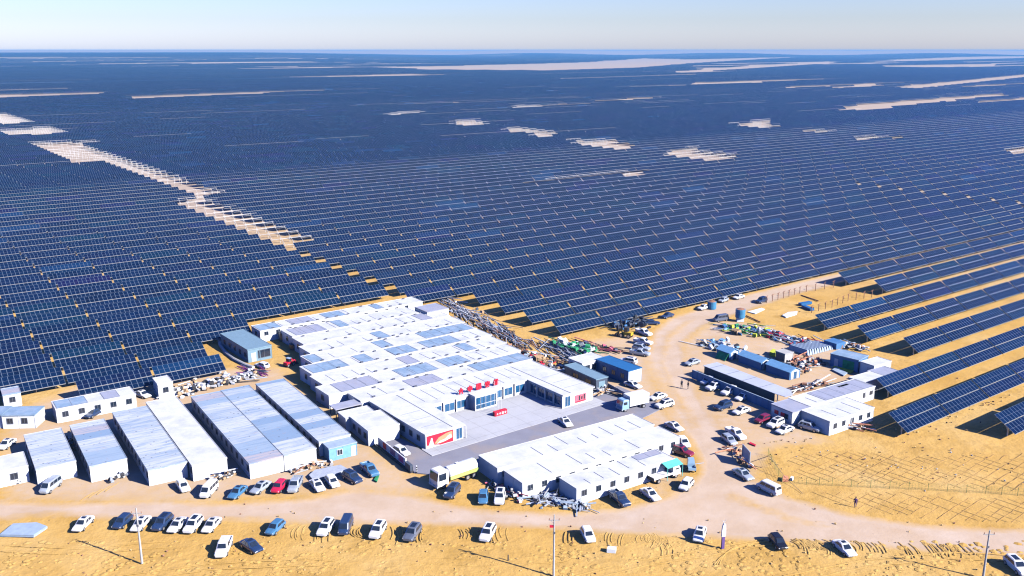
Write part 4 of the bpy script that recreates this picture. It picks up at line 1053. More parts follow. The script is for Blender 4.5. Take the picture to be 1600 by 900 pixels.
for a in (('van', 'silver', (68, 774), (92, 756), 'pale blue-silver minivan before the westernmost long barrack'),
 ('hatch', 'white', (292, 772), (281, 757), 'small white car at the double barrack, beside the white minibus'),
 ('van', 'white', (318, 781), (336, 762), 'white minibus with round rear windows before the double barrack'),
 ('sedan', 'blue', (364, 780), (379, 767), 'dark blue sedan beside the white minibus'),
 ('sedan', 'silver', (396, 774), (419, 758), 'silver sedan between dark blue and red cars'),
 ('hatch', 'red', (430, 772), (443, 758), 'red hatchback before the barracks'),
 ('pickup', 'silver', (457, 771), (466, 754), 'pale blue small pickup right of the red car'),
 ('sedan', 'white', (503, 771), (489, 755), 'white car with dark windscreen by the grey sheet stack, left of two'),
 ('hatch', 'white', (526, 765), (513, 750), 'white car by the grey sheet stack, right of two'),
 ('suv', 'navy', (561, 757), (540, 745), 'dark navy SUV below the blue guard cabin'),
 ('pickup', 'blue', (586, 746), (570, 732), 'blue-roofed pickup beside the green tarpaulin'),
 ('suv', 'navy', (699, 782), (714, 764), 'dark navy SUV just below the tanker truck'),
 ('hatch', 'blue', (754, 792), (756, 772), 'light blue small car by the road, left of a white SUV'),
 ('suv', 'white', (779, 793), (783, 771), 'white SUV beside the light blue small car at the front rows')): car(*a, g2)
g3 = 'cars around the roadside white rows'
for a in (('pickup', 'navy', (978, 793), (958, 776), 'dark blue pickup before the frontmost white row'),
 ('sedan', 'white', (1027, 785), (1005, 769), 'white car with blue shaded side before the frontmost white row'),
 ('hatch', 'white', (1064, 771), (1080, 753), 'white car with dark windows at the road junction by the flatbed truck'),
 ('suv', 'maroon', (1078, 714), (1053, 706), 'maroon SUV at the end of the roadside white rows'),
 ('hatch', 'white', (1075, 703), (1061, 688), 'white car directly behind the maroon SUV'),
 ('sedan', 'white', (1067, 677), (1040, 664), 'white car at the rear corner of the roadside rows'),
 ('sedan', 'white', (891, 670), (876, 657), 'white car on the concrete lane in front of the courtyard'),
 ('hatch', 'white', (642, 717), (613, 702), 'white car on the lane just inside the gate wall'),
 ('sedan', 'white', (1012, 628), (1043, 619), 'white car behind the box truck, upper of two'),
 ('suv', 'white', (1023, 640), (1053, 632), 'white car behind the box truck, lower of two'),
 ('sedan', 'white', (1004, 610), (974, 600), 'white car under the end of the strong blue container')): car(*a, g3)
g4 = 'cars along the dirt road and the east yard'
for a in (('sedan', 'silver', (1070, 573), (1093, 566), 'silver-blue car at the rear end of the open shed'),
 ('hatch', 'white', (1095, 603), (1116, 595), 'white car at the hoarding, rear one of four'),
 ('suv', 'white', (1103, 612), (1128, 604), 'white car at the hoarding, second of four from the rear'),
 ('suv', 'white', (1127, 620), (1151, 611), 'white car with dark round roof mark at the hoarding, third of four'),
 ('sedan', 'white', (1148, 629), (1173, 619), 'white car at the hoarding, frontmost of four'),
 ('suv', 'navy', (1116, 643), (1143, 634), 'navy SUV in front of the four white hoarding cars'),
 ('sedan', 'white', (1144, 650), (1172, 641), 'white car beside the navy SUV near the hoarding'),
 ('hatch', 'maroon', (1178, 664), (1205, 654), 'dark red car by the cabin with red notices'),
 ('suv', 'white', (1198, 672), (1225, 660), 'white car next to the dark red car'),
 ('sedan', 'white', (1212, 681), (1239, 670), 'white sedan below the cabin with red notices'),
 ('suv', 'silver', (1281, 676), (1249, 667), 'silver SUV parked against the white east front building'),
 ('pickup', 'white', (1165, 692), (1134, 673), 'white pickup with dark rear window in the dirt road side'),
 ('hatch', 'silver', (1149, 699), (1129, 684), 'pale blue car beside the white pickup on the dirt road side'),
 ('sedan', 'silver', (1173, 753), (1149, 738), 'grey-blue car above the white van at the junction'),
 ('van', 'white', (1186, 761), (1216, 776), 'white van with two rear windows at the road junction'),
 ('sedan', 'navy', (1032, 499), (1053, 493), 'dark car with white bonnet at the panel edge beyond the trucks'),
 ('sedan', 'white', (1090, 486), (1108, 480), 'white car left of the far blue water tank'),
 ('hatch', 'silver', (1121, 475), (1139, 468), 'silver car right of the far blue water tank'),
 ('sedan', 'white', (1143, 470), (1165, 463), 'white car farthest along the panel edge'),
 ('suv', 'navy', (1179, 476), (1200, 469), 'dark navy car beside the row of steel posts'),
 ('van', 'grey', (1115, 503), (1137, 500), 'dark van with white end in the dirt road, left of the near water tank'),
 ('pickup', 'white', (1018, 527), (994, 519), 'white pickup with grey load bed at the west road side, rear of the group'),
 ('pickup', 'white', (1017, 540), (993, 535), 'white pickup at the west road side, second of the group'),
 ('suv', 'silver', (1014, 549), (990, 545), 'silver car at the west road side between white vehicles'),
 ('pickup', 'silver', (1013, 557), (987, 553), 'pale pickup at the west road side, front of the group'),
 ('suv', 'white', (967, 565), (996, 570), 'white car just behind the strong blue container'),
 ('sedan', 'navy', (1029, 507), (1008, 507), 'dark blue truck-like car among black cable coils'),
 ('hatch', 'white', (401, 572), (419, 577), 'white car with purple things beside the grey hall'),
 ('sedan', 'white', (232, 623), (214, 617), 'white car between long cabin and narrow tall cabin'),
 ('sedan', 'white', (0, 706), (22, 690), 'white car behind the barrack end at the left picture edge'),
 ('sedan', 'navy', (136, 655), (158, 644), 'dark car with pale roof in front of the long white cabin')): car(*a, g4)
# trucks
def truck_wheels(t, xs_, w_, r=0.48):
    for x in xs_:
        for sy in (-1, 1): link('wheel', wheel_mesh(r, 0.32), t, (x, sy * (w_ / 2 - 0.18), r))
def place(t, front, rear):
    f, r = G(*front), G(*rear); d = f - r; c = (f + r) / 2
    t.location = (c.x, c.y, 0.02); t.rotation_euler = (0, 0, math.atan2(d.y, d.x))
def cab(t, x0, x1, w_, z1, m='white', body='cab'):
    hw = w_ / 2; g = MB()
    g.loft([[(x0, -hw, 0.55), (x1, -hw, 0.55), (x1, hw, 0.55), (x0, hw, 0.55)], [(x0, -hw, 1.45), (x1, -hw, 1.45), (x1, hw, 1.45), (x0, hw, 1.45)],
            [(x0, -hw * 0.96, z1 - 0.15), (x1 - 0.22, -hw * 0.96, z1 - 0.15), (x1 - 0.22, hw * 0.96, z1 - 0.15), (x0, hw * 0.96, z1 - 0.15)], [(x0 + 0.1, -hw * 0.85, z1), (x1 - 0.4, -hw * 0.85, z1), (x1 - 0.4, hw * 0.85, z1), (x0 + 0.1, hw * 0.85, z1)]])
    g.build(body, PAINT[m], t)
    g = MB(); dz = z1 - 0.15 - 1.45
    g.hexa([(x1 + 0.0 - 0.02, -hw * 0.85, 1.5), (x1 + 0.02, -hw * 0.85, 1.5), (x1 + 0.02, hw * 0.85, 1.5), (x1 - 0.02, hw * 0.85, 1.5), (x1 - 0.22, -hw * 0.85, z1 - 0.25), (x1 - 0.17, -hw * 0.85, z1 - 0.25), (x1 - 0.17, hw * 0.85, z1 - 0.25), (x1 - 0.22, hw * 0.85, z1 - 0.25)])
    g.build('windscreen', MT['glass'], t)
    for sy in (-1, 1):
        g = MB(); y = sy * hw
        g.box(x0 + 0.45, x1 - 0.3, min(y * 0.97, y * 1.012), max(y * 0.97, y * 1.012), 1.5, z1 - 0.35); g.build('side_window', MT['glass'], t)
        link('headlight', lens('headlight', 0.34, 0.14, 'lamp'), t, (x1, sy * hw * 0.75, 0.85))
    g = MB(); g.box(x1 - 0.05, x1 + 0.1, -hw, hw, 0.4, 0.7); g.build('bumper', MT['frame_light'], t)
tk = thing('tanker_truck', 'white tanker truck with lime green tank bottom beside the roadside rows', 'tanker truck')
place(tk, (681, 762), (738, 742)); cab(tk, 1.95, 4.1, 2.4, 3.0)
g = MB(); n = 16
ring = lambda x, s=1.0: [(x, 1.15 * s * math.cos(2 * PI * k / n), 2.0 + 0.95 * s * math.sin(2 * PI * k / n)) for k in range(n)]
g.loft([ring(-4.1, 0.8), ring(-3.95), ring(1.5), ring(1.65, 0.8)]); g.box(-0.9, -0.3, -0.3, 0.3, 2.9, 3.08); g.build('tank', PAINT['white'], tk)
g = MB()
for sy in (-1, 1): g.box(-4.0, 1.55, min(sy * 0.85, sy * 1.2), max(sy * 0.85, sy * 1.2), 1.05, 1.62)
g.box(-4.3, -4.05, -0.9, 0.9, 1.0, 1.5); g.build('side_skirt', MT['limepaint'], tk)
g = MB(); g.box(-4.3, 3.8, -0.5, 0.5, 0.7, 1.05); g.box(-4.2, 1.6, -1.1, 1.1, 0.95, 1.1); g.build('chassis', MT['redchassis'], tk)
g = MB()
for y in (-0.3, 0.3): g.cyl((-4.25, y, 1.0), (-4.25, y, 2.9), 0.03, n=6)
for z in (1.3, 1.7, 2.1, 2.5): g.cyl((-4.25, -0.3, z), (-4.25, 0.3, z), 0.025, n=6)
g.build('ladder', MT['limepaint'], tk); truck_wheels(tk, (2.9, -1.9, -3.2), 2.4)
fb = thing('flatbed_truck', 'white flatbed truck at the end of the frontmost white row under the awning', 'truck')
place(fb, (1058, 741), (1014, 756)); cab(fb, 1.3, 2.9, 1.9, 2.1)
g = MB(); g.box(-2.9, 1.2, -0.95, 0.95, 0.85, 0.97)
for sy in (-1, 1): g.box(-2.9, 1.2, min(sy * 0.9, sy * 0.96), max(sy * 0.9, sy * 0.96), 0.97, 1.2)
g.build('load_bed', PAINT['white'], fb); g = MB(); g.box(-2.7, 2.6, -0.4, 0.4, 0.5, 0.85); g.build('chassis', MT['chassis'], fb); truck_wheels(fb, (2.0, -1.8), 1.9, 0.38)
g = MB(); g.box(-2.95, -2.88, -0.95, 0.95, 0.6, 1.2); g.build('tailgate', MT['chassis'], fb)
bt = thing('box_truck', 'white box truck with blue front corner on the lane by the blue container', 'truck')
place(bt, (966, 643), (1010, 633)); cab(bt, 1.6, 3.2, 2.1, 2.4, 'lightblue')
g = MB(); g.box(-3.2, 1.45, -1.08, 1.08, 0.95, 3.0); g.build('cargo_box', PAINT['white'], bt)
g = MB(); g.box(-3.1, 2.9, -0.45, 0.45, 0.55, 0.95); g.build('chassis', MT['blue_deep'], bt); truck_wheels(bt, (2.4, -2.0), 2.1, 0.42)
g = MB(); g.box(-3.26, -3.2, -1.0, 1.0, 1.0, 2.9); g.build('cargo_door', MT['paleblue'], bt)
tr = thing('cargo_tricycle', 'small pale blue cargo tricycle with a tow bar at the road junction', 'tricycle')
place(tr, (1077, 724), (1082, 742))
g = MB(); g.loft([[(-0.3, -0.6, 0.4), (1.2, -0.6, 0.4), (1.2, 0.6, 0.4), (-0.3, 0.6, 0.4)], [(-0.3, -0.6, 1.1), (1.15, -0.6, 1.1), (1.15, 0.6, 1.1), (-0.3, 0.6, 1.1)], [(-0.2, -0.5, 1.75), (0.8, -0.5, 1.75), (0.8, 0.5, 1.75), (-0.2, 0.5, 1.75)]]); g.build('cab', PAINT['lightblue'], tr)
g = MB(); g.hexa([(1.17, -0.5, 1.12), (1.2, -0.5, 1.12), (1.2, 0.5, 1.12), (1.17, 0.5, 1.12), (0.82, -0.45, 1.7), (0.86, -0.45, 1.7), (0.86, 0.45, 1.7), (0.82, 0.45, 1.7)]); g.build('windscreen', MT['glass'], tr)
g = MB(); g.box(-1.7, -0.35, -0.65, 0.65, 0.5, 0.6)
for q in ((-1.7, -0.35, -0.65, -0.6), (-1.7, -0.35, 0.6, 0.65), (-1.7, -1.65, -0.6, 0.6)): g.box(*q, 0.6, 0.95)
g.build('load_bed', PAINT['lightblue'], tr); link('wheel', wheel_mesh(0.3, 0.14), tr, (0.9, 0, 0.3))
for sy in (-1, 1): link('wheel', wheel_mesh(0.3, 0.18), tr, (-1.1, sy * 0.58, 0.3))
g = MB(); g.cyl((0.3, -0.6, 0.75), (0.6, -2.2, 0.9), 0.06, n=6); g.build('tow_bar', MT['steel'], tr)
# yellow and black loader and the small red-blue loader
def loader(label, px, az, m1, m2, s=1.0):
    p = G(*px); t = thing('wheel_loader', label, 'loader', (p.x, p.y, 0), az, 'loaders of the camp'); t.scale = (s, s, s)
    g = MB(); g.box(-1.6, 0.1, -0.75, 0.75, 0.7, 1.5); g.box(0.1, 1.1, -0.5, 0.5, 0.6, 1.1); g.build('body', MT[m1], t)
    g = MB(); g.box(-0.6, 0.35, -0.6, 0.6, 1.5, 2.5); g.build('cab', MT['glass'], t); g = MB(); g.box(-0.7, 0.45, -0.7, 0.7, 2.5, 2.6); g.build('cab_roof', MT[m2], t)
    for sy in (-1, 1):
        g = MB(); g.beam((0.2, sy * 0.55, 1.3), (1.7, sy * 0.55, 1.7), 0.14, 0.2); g.beam((1.7, sy * 0.55, 1.7), (2.3, sy * 0.55, 0.5), 0.14, 0.2); g.build('lift_arm', MT[m1], t)
    g = MB(); g.hexa([(2.2, -0.95, 0.15), (3.0, -0.95, 0.1), (3.0, 0.95, 0.1), (2.2, 0.95, 0.15), (2.15, -0.95, 1.0), (2.35, -0.95, 1.0), (2.35, 0.95, 1.0), (2.15, 0.95, 1.0)]); g.build('bucket', MT['chassis'], t)
    truck_wheels(t, (1.0, -1.0), 1.7, 0.55)
loader('yellow and black loader beside the parked white pickups', (978, 527), 2.6, 'yellow', 'chassis')
loader('small red and pale blue loader between grey hall and camp rows', (452, 572), 1.0, 'red', 'paleblue', 0.75)

# ------------------------------------------------------------------ poles, signs, fence
def upole(label, px, h, arm_z, extra=None):
    p = G(*px); t = thing('utility_pole', label, 'utility pole', (p.x, p.y, 0), 0, 'utility poles along the road')
    g = MB(); g.cyl((0, 0, -0.3), (0, 0, h), 0.17, 0.09, n=10); g.build('pole', MT['concrete'], t)
    g = MB(); g.beam((-0.75, 0, arm_z), (0.75, 0, arm_z), 0.08, 0.1); g.beam((-0.5, 0, arm_z), (0, 0, arm_z - 0.5), 0.05); g.build('crossarm', MT['steel'], t)
    for x in (-0.65, 0.65):
        g = MB(); g.cyl((x, 0, arm_z + 0.05), (x, 0, arm_z + 0.3), 0.06, 0.04, n=8); g.build('insulator', MT['rusty'], t)
    if extra:
        g = MB(); g.box(-0.6, -0.1, -0.15, 0.15, arm_z - 1.0, arm_z - 0.75); g.build('switch_box', MT[extra], t)
    g = MB(); g.box(-0.16, 0.16, -0.19, -0.13, arm_z - 1.9, arm_z - 1.6); g.build('bracket', MT['frame_dark'], t)
upole('pale concrete utility pole standing before the row of parked cars', (222, 880), 8.3, 7.5)
upole('pale concrete utility pole with red switch, bottom centre', (865, 900), 9.0, 8.2, 'red')
upole('grey utility pole at the bottom right, next to the cut-off white car', (1536, 903), 7.0, 6.4)
p = G(1129, 857); t = thing('banner_post', 'tall slim banner post, white above and purple below, by the road', 'sign post', (p.x, p.y, 0), R(20))
g = MB(); g.box(-0.22, 0.22, -0.12, 0.12, 0, 1.9); g.build('lower_panel', MT['purple'], t)
g = MB(); n = 7
for k in range(n):
    z0 = 1.9 + 2.0 * k / n; z1 = 1.9 + 2.0 * (k + 1) / n; w0 = 0.3 * math.sqrt(max(0.02, 1 - (k / n) ** 3)); w1 = 0.3 * math.sqrt(max(0.02, 1 - ((k + 1) / n) ** 3))
    g.hexa([(-w0, -0.12, z0), (0.3, -0.12, z0), (0.3, 0.12, z0), (-w0, 0.12, z0), (-w1, -0.12, z1), (0.3 * (w1 + 0.1) / 0.35, -0.12, z1), (0.3 * (w1 + 0.1) / 0.35, 0.12, z1), (-w1, 0.12, z1)])
g.build('upper_panel', MT['white'], t)
g = MB()
for k in range(8):
    a0 = PI + PI * k / 8; a1 = PI + PI * (k + 1) / 8
    g.beam((0.25 * math.cos(a0), 0, 4.45 + 0.3 * math.sin(a0)), (0.25 * math.cos(a1), 0, 4.45 + 0.3 * math.sin(a1)), 0.05)
g.cyl((0, 0, 3.9), (0, 0, 4.16), 0.03, n=6); g.build('finial', MT['frame_light'], t)
p = G(1165, 724); t = thing('sheet_sign', 'pale blue sign board on two posts seen edge on beside the dirt road', 'sign board', (p.x, p.y, 0), R(98))
g = MB(); g.box(-1.7, 1.7, -0.05, 0.05, 0.7, 2.8); g.build('board', MT['paleblue'], t)
for x in (-1.5, 1.5):
    g = MB(); g.box(x - 0.06, x + 0.06, 0.052, 0.16, 0, 2.8); g.build('post', MT['steel'], t)
# wire fence
fp = [(1200, 712), (1222, 755), (1260, 757), (1300, 759), (1360, 762), (1420, 764.5), (1480, 768), (1540, 771), (1640, 777)]
FP = gp(*fp); t = thing('wire_fence', 'green wire fence crossing the straw-gridded sand at right', 'fence', FP[1])
pts = []
for i in range(len(FP) - 1):
    n = max(1, round((FP[i + 1] - FP[i]).length / 2.6))
    for k in range(n): pts.append(FP[i].lerp(FP[i + 1], k / n))
pts.append(FP[-1])
wm = MB(); g = MB(); g.cyl((0, 0, -0.1), (0, 0, 1.35), 0.035, n=6); pm_ = g.mesh('fence_post', [MT['fence_green']])
for i, q in enumerate(pts):
    q = q - FP[1]; link('fence_post', pm_, t, q)
    if i:
        r = pts[i - 1] - FP[1]
        for z in (0.1, 0.4, 0.7, 1.0, 1.25): wm.beam((r.x, r.y, z), (q.x, q.y, z), 0.012)
        for k in range(1, 6):
            m_ = r.lerp(q, k / 6); wm.beam((m_.x, m_.y, 0.1), (m_.x, m_.y, 1.25), 0.012)
wm.build('wire_mesh', MT['fence_green'], t)
p0, p1 = G(1202, 712, 2.2), G(1254, 771, 0.05); g = MB(); g.cyl(p0, (p0 + p1) / 2 + Vector((0, 0, -0.6)), 0.03, n=6); g.cyl((p0 + p1) / 2 + Vector((0, 0, -0.6)), p1, 0.03, n=6); g.cyl(G(1202, 712, 0) , p0, 0.05, n=6)
tag(g.build('power_cable', MT['frame_dark']), 'dark cable hanging from a short pole down to the sand by the fence', 'cable')
# gate wall
gw = thing('gate_wall', 'low white gate wall with dark and purple pictures on a black rail', 'gate', cp(63.2, 127.8), PI / 2 - CAMP)
g = MB(); g.box(-0.08, 0.08, 2.2, 12.9, 0.3, 1.7)
for y in (2.2, 5.3, 8.4, 12.8): g.box(-0.12, 0.12, y - 0.07, y + 0.07, 0.1, 1.75)
g.build('wall_panel', MT['white'], gw)
for y0, y1, m in ((9.6, 10.9, 'red'), (6.0, 8.0, 'purple'), (2.9, 4.8, 'plum')):
    g = MB(); g.box(-0.1, -0.085, y0, y1, 0.45, 1.55); g.box(0.085, 0.1, y0, y1, 0.45, 1.55); g.build('picture', MT[m], gw)
g = MB(); g.box(-0.25, 0.3, 0, 12.9, 0.0, 0.28); g.box(-0.5, -0.3, 0.5, 14, 0, 0.1); g.build('base_rail', MT['chassis'], gw)
g = MB(); g.box(-0.25, 0.25, 0.1, 2.1, 0.28, 1.3)
for y in (0.5, 1.0, 1.5): g.box(-0.28, 0.28, y, y + 0.12, 0.28, 1.34)
g.build('folding_end', MT['greydark'], gw)
p = G(651, 739); t = thing('barrier_post', 'short black and white barrier post at the end of the gate wall', 'barrier post', (p.x, p.y, 0.07))
g = MB()
for k in range(3): g.cyl((0, 0, k * 0.42), (0, 0, k * 0.42 + 0.24), 0.12, n=8)
g.build('black_band', MT['chassis'], t); g = MB()
for k in range(3): g.cyl((0, 0, k * 0.42 + 0.24), (0, 0, k * 0.42 + 0.42), 0.11, n=8)
g.build('white_band', MT['white'], t)
p0, p1 = G(950, 608), G(997, 634); dd = p1 - p0
t = thing('low_wall', 'pale lilac low sheet wall between the narrow shed and the box truck', 'low wall', p0, math.atan2(dd.y, dd.x))
for k in range(3):
    g = MB(); L3 = dd.length / 3; g.box(k * L3 + 0.05, (k + 1) * L3 - 0.05, -0.04, 0.04, 0.05, 1.3); g.build('sheet', MT['roof_grey'], t)
    g = MB(); g.box(k * L3 - 0.04, k * L3 + 0.04, -0.05, 0.05, 0, 1.4); g.build('post', MT['greydark'], t)
# courtyard plinth and flagpoles
t = thing('flag_plinth', 'low red plinth with four pale characters in the courtyard', 'plinth', up(18.4, 4.7, 0.13), PI / 2 - R(53))
g = MB(); g.prism([(0.15, 0), (2.85, 0), (3.0, 0.15), (3.0, 0.7), (2.85, 0.85), (0.15, 0.85), (0, 0.7), (0, 0.15)], 0, 0.85); g.build('block', MT['red'], t)
for i, gl in enumerate([GLY[0], GLY[1], GLY[2], GLY[3]]):
    g = MB()
    for (a, b) in gl:
        P = Vector((0.35 + i * 0.62 + a[0] * 0.045, -0.015, 0.22 + a[1] * 0.042)); Q = Vector((0.35 + i * 0.62 + b[0] * 0.045, -0.015, 0.22 + b[1] * 0.042)); g.beam(P, Q, 0.055, 0.06)
    g.build('character', MT['white'], t)
for i, lab in enumerate(('slim white flagpole at the left of three behind the red plinth', 'slim white flagpole in the middle of three behind the red plinth', 'slim white flagpole at the right of three behind the red plinth')):
    t = thing('flagpole', lab, 'flagpole', up(19.2 + i * 0.75, 5.9, 0.13), 0, 'courtyard flagpoles')
    g = MB(); g.cyl((0, 0, 0), (0, 0, 6.5), 0.045, 0.03, n=8); g.cyl((0, 0, 6.5), (0, 0, 6.6), 0.07, n=8); g.build('shaft', MT['white'], t)
    g = MB(); g.cyl((0, 0, 0), (0, 0, 0.25), 0.14, n=8); g.build('base', MT['steel'], t)
t = thing('red_banner', 'long red banner on low stands along the lane edge', 'banner', cp(90.4, 123.6), PI / 2 - CAMP)
g = MB(); g.box(0, 16.5, -0.03, 0.03, 0.25, 1.0); g.build('cloth', MT['red'], t)
for k in range(6):
    g = MB(); g.box(k * 3.2 + 0.1, k * 3.2 + 0.18, 0.032, 0.11, 0, 1.05); g.build('stand', MT['steel'], t)

# ------------------------------------------------------------------ stores and clutter
def water_tank(label, px, r, h, m, box=False):
    p = G(*px); t = thing('water_tank', label, 'water tank', (p.x, p.y, 0), 0, 'water tanks')
    z = 0.0
    if box:
        g = MB(); g.box(-0.9, 0.9, -0.7, 0.7, 0, 1.1); g.build('stand', MT['white'], t); z = 1.1
    g = MB(); g.cyl((0, 0, z), (0, 0, z + h), r, n=18)
    for k in range(3): g.cyl((0, 0, z + h * (0.2 + 0.3 * k)), (0, 0, z + h * (0.2 + 0.3 * k) + 0.12), r * 1.03, n=18)
    g.build('barrel', MT[m], t)
    g = MB(); g.cyl((0, 0, z + h), (0, 0, z + h + 0.3), r * 0.9, r * 0.25, n=18); g.build('lid', MT['rusty'] if m == 'bluebarrel' else MT[m], t)
water_tank('blue water tank on a white stand beside the dirt road', (1156, 502), 1.25, 2.2, 'bluebarrel', True)
water_tank('blue water tank between parked cars at the panel edge', (1112, 482), 1.2, 2.0, 'bluebarrel')
water_tank('black water tank at the left end of the camp rows, rear of two', (446, 531), 1.5, 2.0, 'blacktank')
water_tank('black water tank at the left end of the camp rows, front of two', (461, 545), 1.3, 1.3, 'blacktank')
def slab(label, name, cat, pts, h, m, n=1, group=None):
    P_ = gp(*pts); c = sum(P_, Vector()) / len(P_); g = MB()
    for k in range(n):
        o = Vector((random.uniform(-.1, .1), random.uniform(-.1, .1), 0)) if k else Vector()
        q = [x - c + o for x in P_]; g.prism(q, h * k / n + (0.004 if k else 0), h * (k + 1) / n - 0.012)
    o = g.build(name, MT[m]); o.location = (c.x, c.y, 0.02); tag(o, label, cat, group)
slab('stack of pale blue roofing sheets on the sand at the left picture edge', 'sheet_stack', 'sheet stack', [(0, 839), (21, 822), (58, 820), (74, 826), (53, 840)], 0.45, 'paleblue', 4)
slab('stack of grey roofing sheets behind two white cars before the barracks', 'sheet_stack', 'sheet stack', [(483, 746), (492, 738), (532, 730), (543, 736), (518, 747), (488, 752)], 0.5, 'tarp_grey', 4)
slab('small green tarpaulin with a yellow edge on the sand by the blue pickup', 'tarpaulin', 'tarpaulin', [(584, 752), (589, 744), (593, 743), (589, 754)], 0.25, 'green')
slab('long white sheet lying on the sand right of the near water tank', 'sheet', 'sheet', [(1168, 488), (1190, 482), (1195, 484), (1180, 491)], 0.2, 'white')
slab('white sheet lying on the sand below the steel posts', 'sheet', 'sheet', [(1222, 494), (1232, 489), (1246, 488), (1245, 492), (1228, 497)], 0.3, 'white')
slab('lime yellow sheet on the ground of the east yard', 'sheet', 'sheet', [(1302, 574), (1312, 567), (1338, 577), (1330, 584)], 0.3, 'lime')
slab('small pale blue sheet in front of the lime sheet', 'sheet', 'sheet', [(1300, 579), (1306, 575), (1324, 584), (1318, 588)], 0.25, 'paleblue')
slab('white foam box lying alone on the lower sand', 'foam_box', 'box', [(948, 864), (950, 859), (963, 860), (962, 865)], 0.6, 'white')
slab('red board lying by the white pickup on the dirt road side', 'board', 'board', [(1170, 694), (1172, 692), (1181, 696), (1180, 698)], 0.2, 'red')
slab('lime cover at the rear of the grey tool box cabin', 'cover', 'cover', [(1202, 556), (1207, 551), (1212, 553), (1211, 559)], 1.0, 'lime')
slab('white crate at the corner of the left panel field', 'crate', 'crate', [(340, 584), (340, 580), (346, 580), (346, 584)], 1.0, 'white')
slab('white parcel beside the orange things at the fence corner', 'parcel', 'parcel', [(1234, 751), (1236, 748), (1240, 749), (1238, 752)], 0.5, 'white')
slab('orange cone-like bundle at the fence corner', 'bundle', 'bundle', [(1222, 753), (1224, 747), (1231, 748), (1232, 753)], 0.5, 'orange')
def pile(name, label, cat, line, width, n, mats, size, kind='stuff', hmax=1.0, long=0.0, along=True):
    """loose stored material: many boards, bars and lumps heaped along a line"""
    L_ = gp(*line); g = MB(); seg = [(L_[i + 1] - L_[i]).length for i in range(len(L_) - 1)]; tot = sum(seg)
    c = sum(L_, Vector()) / len(L_)
    for k in range(n):
        s = random.random() * tot; i = 0
        while i < len(seg) - 1 and s > seg[i]: s -= seg[i]; i += 1
        d = (L_[i + 1] - L_[i]).normalized(); q = L_[i] + d * s + Vector((-d.y, d.x, 0)) * random.gauss(0, width * 0.4) - c
        q.z = abs(random.gauss(0, hmax * 0.35)); mi = random.randrange(len(mats))
        if random.random() < long:
            ang = math.atan2(d.y, d.x) + random.gauss(0, 0.25 if along else 1.2); l_ = size * random.uniform(3, 8)
            v = Vector((math.cos(ang), math.sin(ang), random.gauss(0, 0.06))) * l_ / 2
            g.beam(q - v + Vector((0, 0, 0.1)), q + v + Vector((0, 0, 0.1)), random.uniform(0.08, 0.25), random.uniform(0.06, 0.2), mi)
        else:
            M_ = Matrix.Translation(q) @ Matrix.Rotation(random.random() * 6.28, 4, 'Z') @ Matrix.Rotation(random.gauss(0, 0.3), 4, 'X')
            a, b, h_ = size * random.uniform(0.3, 1.1), size * random.uniform(0.3, 0.9), size * random.uniform(0.1, 0.6)
            g.box(-a / 2, a / 2, -b / 2, b / 2, -0.05, h_, mi, M_)
    o = g.build(name, [MT[m] for m in mats]); o.location = (c.x, c.y, 0); tag(o, label, cat, None, kind)
    return o
pile('debris', 'long heap of white and dark building debris behind the barracks', 'debris', [(270, 618), (310, 606), (340, 598), (370, 592), (400, 588)], 4.0, 190, ['white', 'white', 'chassis', 'concrete', 'tarp_grey', 'wood'], 1.0, long=0.1)
pile('debris', 'rubbish of sacks and offcuts at the feet of the barracks', 'debris', [(170, 752), (200, 742)], 1.0, 22, ['chassis', 'white', 'tarp_grey'], 0.7)
pile('debris', 'white and brown offcuts before the widest double barrack', 'debris', [(335, 752), (365, 742)], 1.2, 45, ['white', 'concrete', 'wood', 'chassis'], 0.6, long=0.2)
pile('debris', 'reddish offcuts before the pinkish-roofed barrack', 'debris', [(455, 740), (490, 728), (520, 728)], 1.4, 45, ['white', 'rusty', 'wood', 'concrete'], 0.55, long=0.2)
pile('scrap_metal', 'heap of grey-blue scrap metal between the roadside rows and the road', 'scrap', [(832, 786), (855, 777), (870, 784), (900, 792), (920, 796)], 1.8, 110, ['steel', 'paleblue', 'tarp_grey', 'chassis'], 0.7, long=0.35, along=False)
pile('debris', 'offcuts along the shaded end of the roadside rows', 'debris', [(765, 755), (790, 770), (815, 785)], 1.2, 45, ['white', 'concrete', 'chassis', 'pink'], 0.6, long=0.15)
pile('debris', 'dark sacks at the barrack end by the left picture edge', 'debris', [(16, 756), (36, 752)], 0.6, 18, ['chassis', 'greydark'], 0.6)
pile('debris', 'dark and red scrap in the shade between the first two long barracks', 'debris', [(104, 683), (118, 705)], 1.0, 30, ['chassis', 'rusty', 'white', 'paleblue'], 0.6)
for lab, line, w_, n, ms in (
 ('bundle of long steel profiles at the rear right corner of the camp', [(690, 466), (715, 482), (735, 497)], 3.5, 60, ['steel', 'steel', 'greydark', 'white', 'tarp_grey', 'tarp_grey', 'wood']),
 ('bundle of long steel profiles along the right side of the camp, middle part', [(722, 486), (755, 505), (775, 517)], 4.5, 80, ['steel', 'steel', 'greydark', 'white', 'tarp_grey', 'tarp_grey', 'wood']),
 ('bundle of rusty and grey profiles along the right side of the camp, front part', [(765, 510), (800, 532), (825, 545)], 4.5, 80, ['steel', 'rusty', 'greydark', 'tarp_grey']),
 ('grey profile stack left of the green-netted stack', [(858, 537), (885, 552), (905, 565)], 3.5, 60, ['steel', 'greydark', 'tarp_grey'])):
    pile('steel_profile_stack', lab, 'steel profiles', line, w_, n, ms, 1.2, 'thing', 0.9, 0.96)
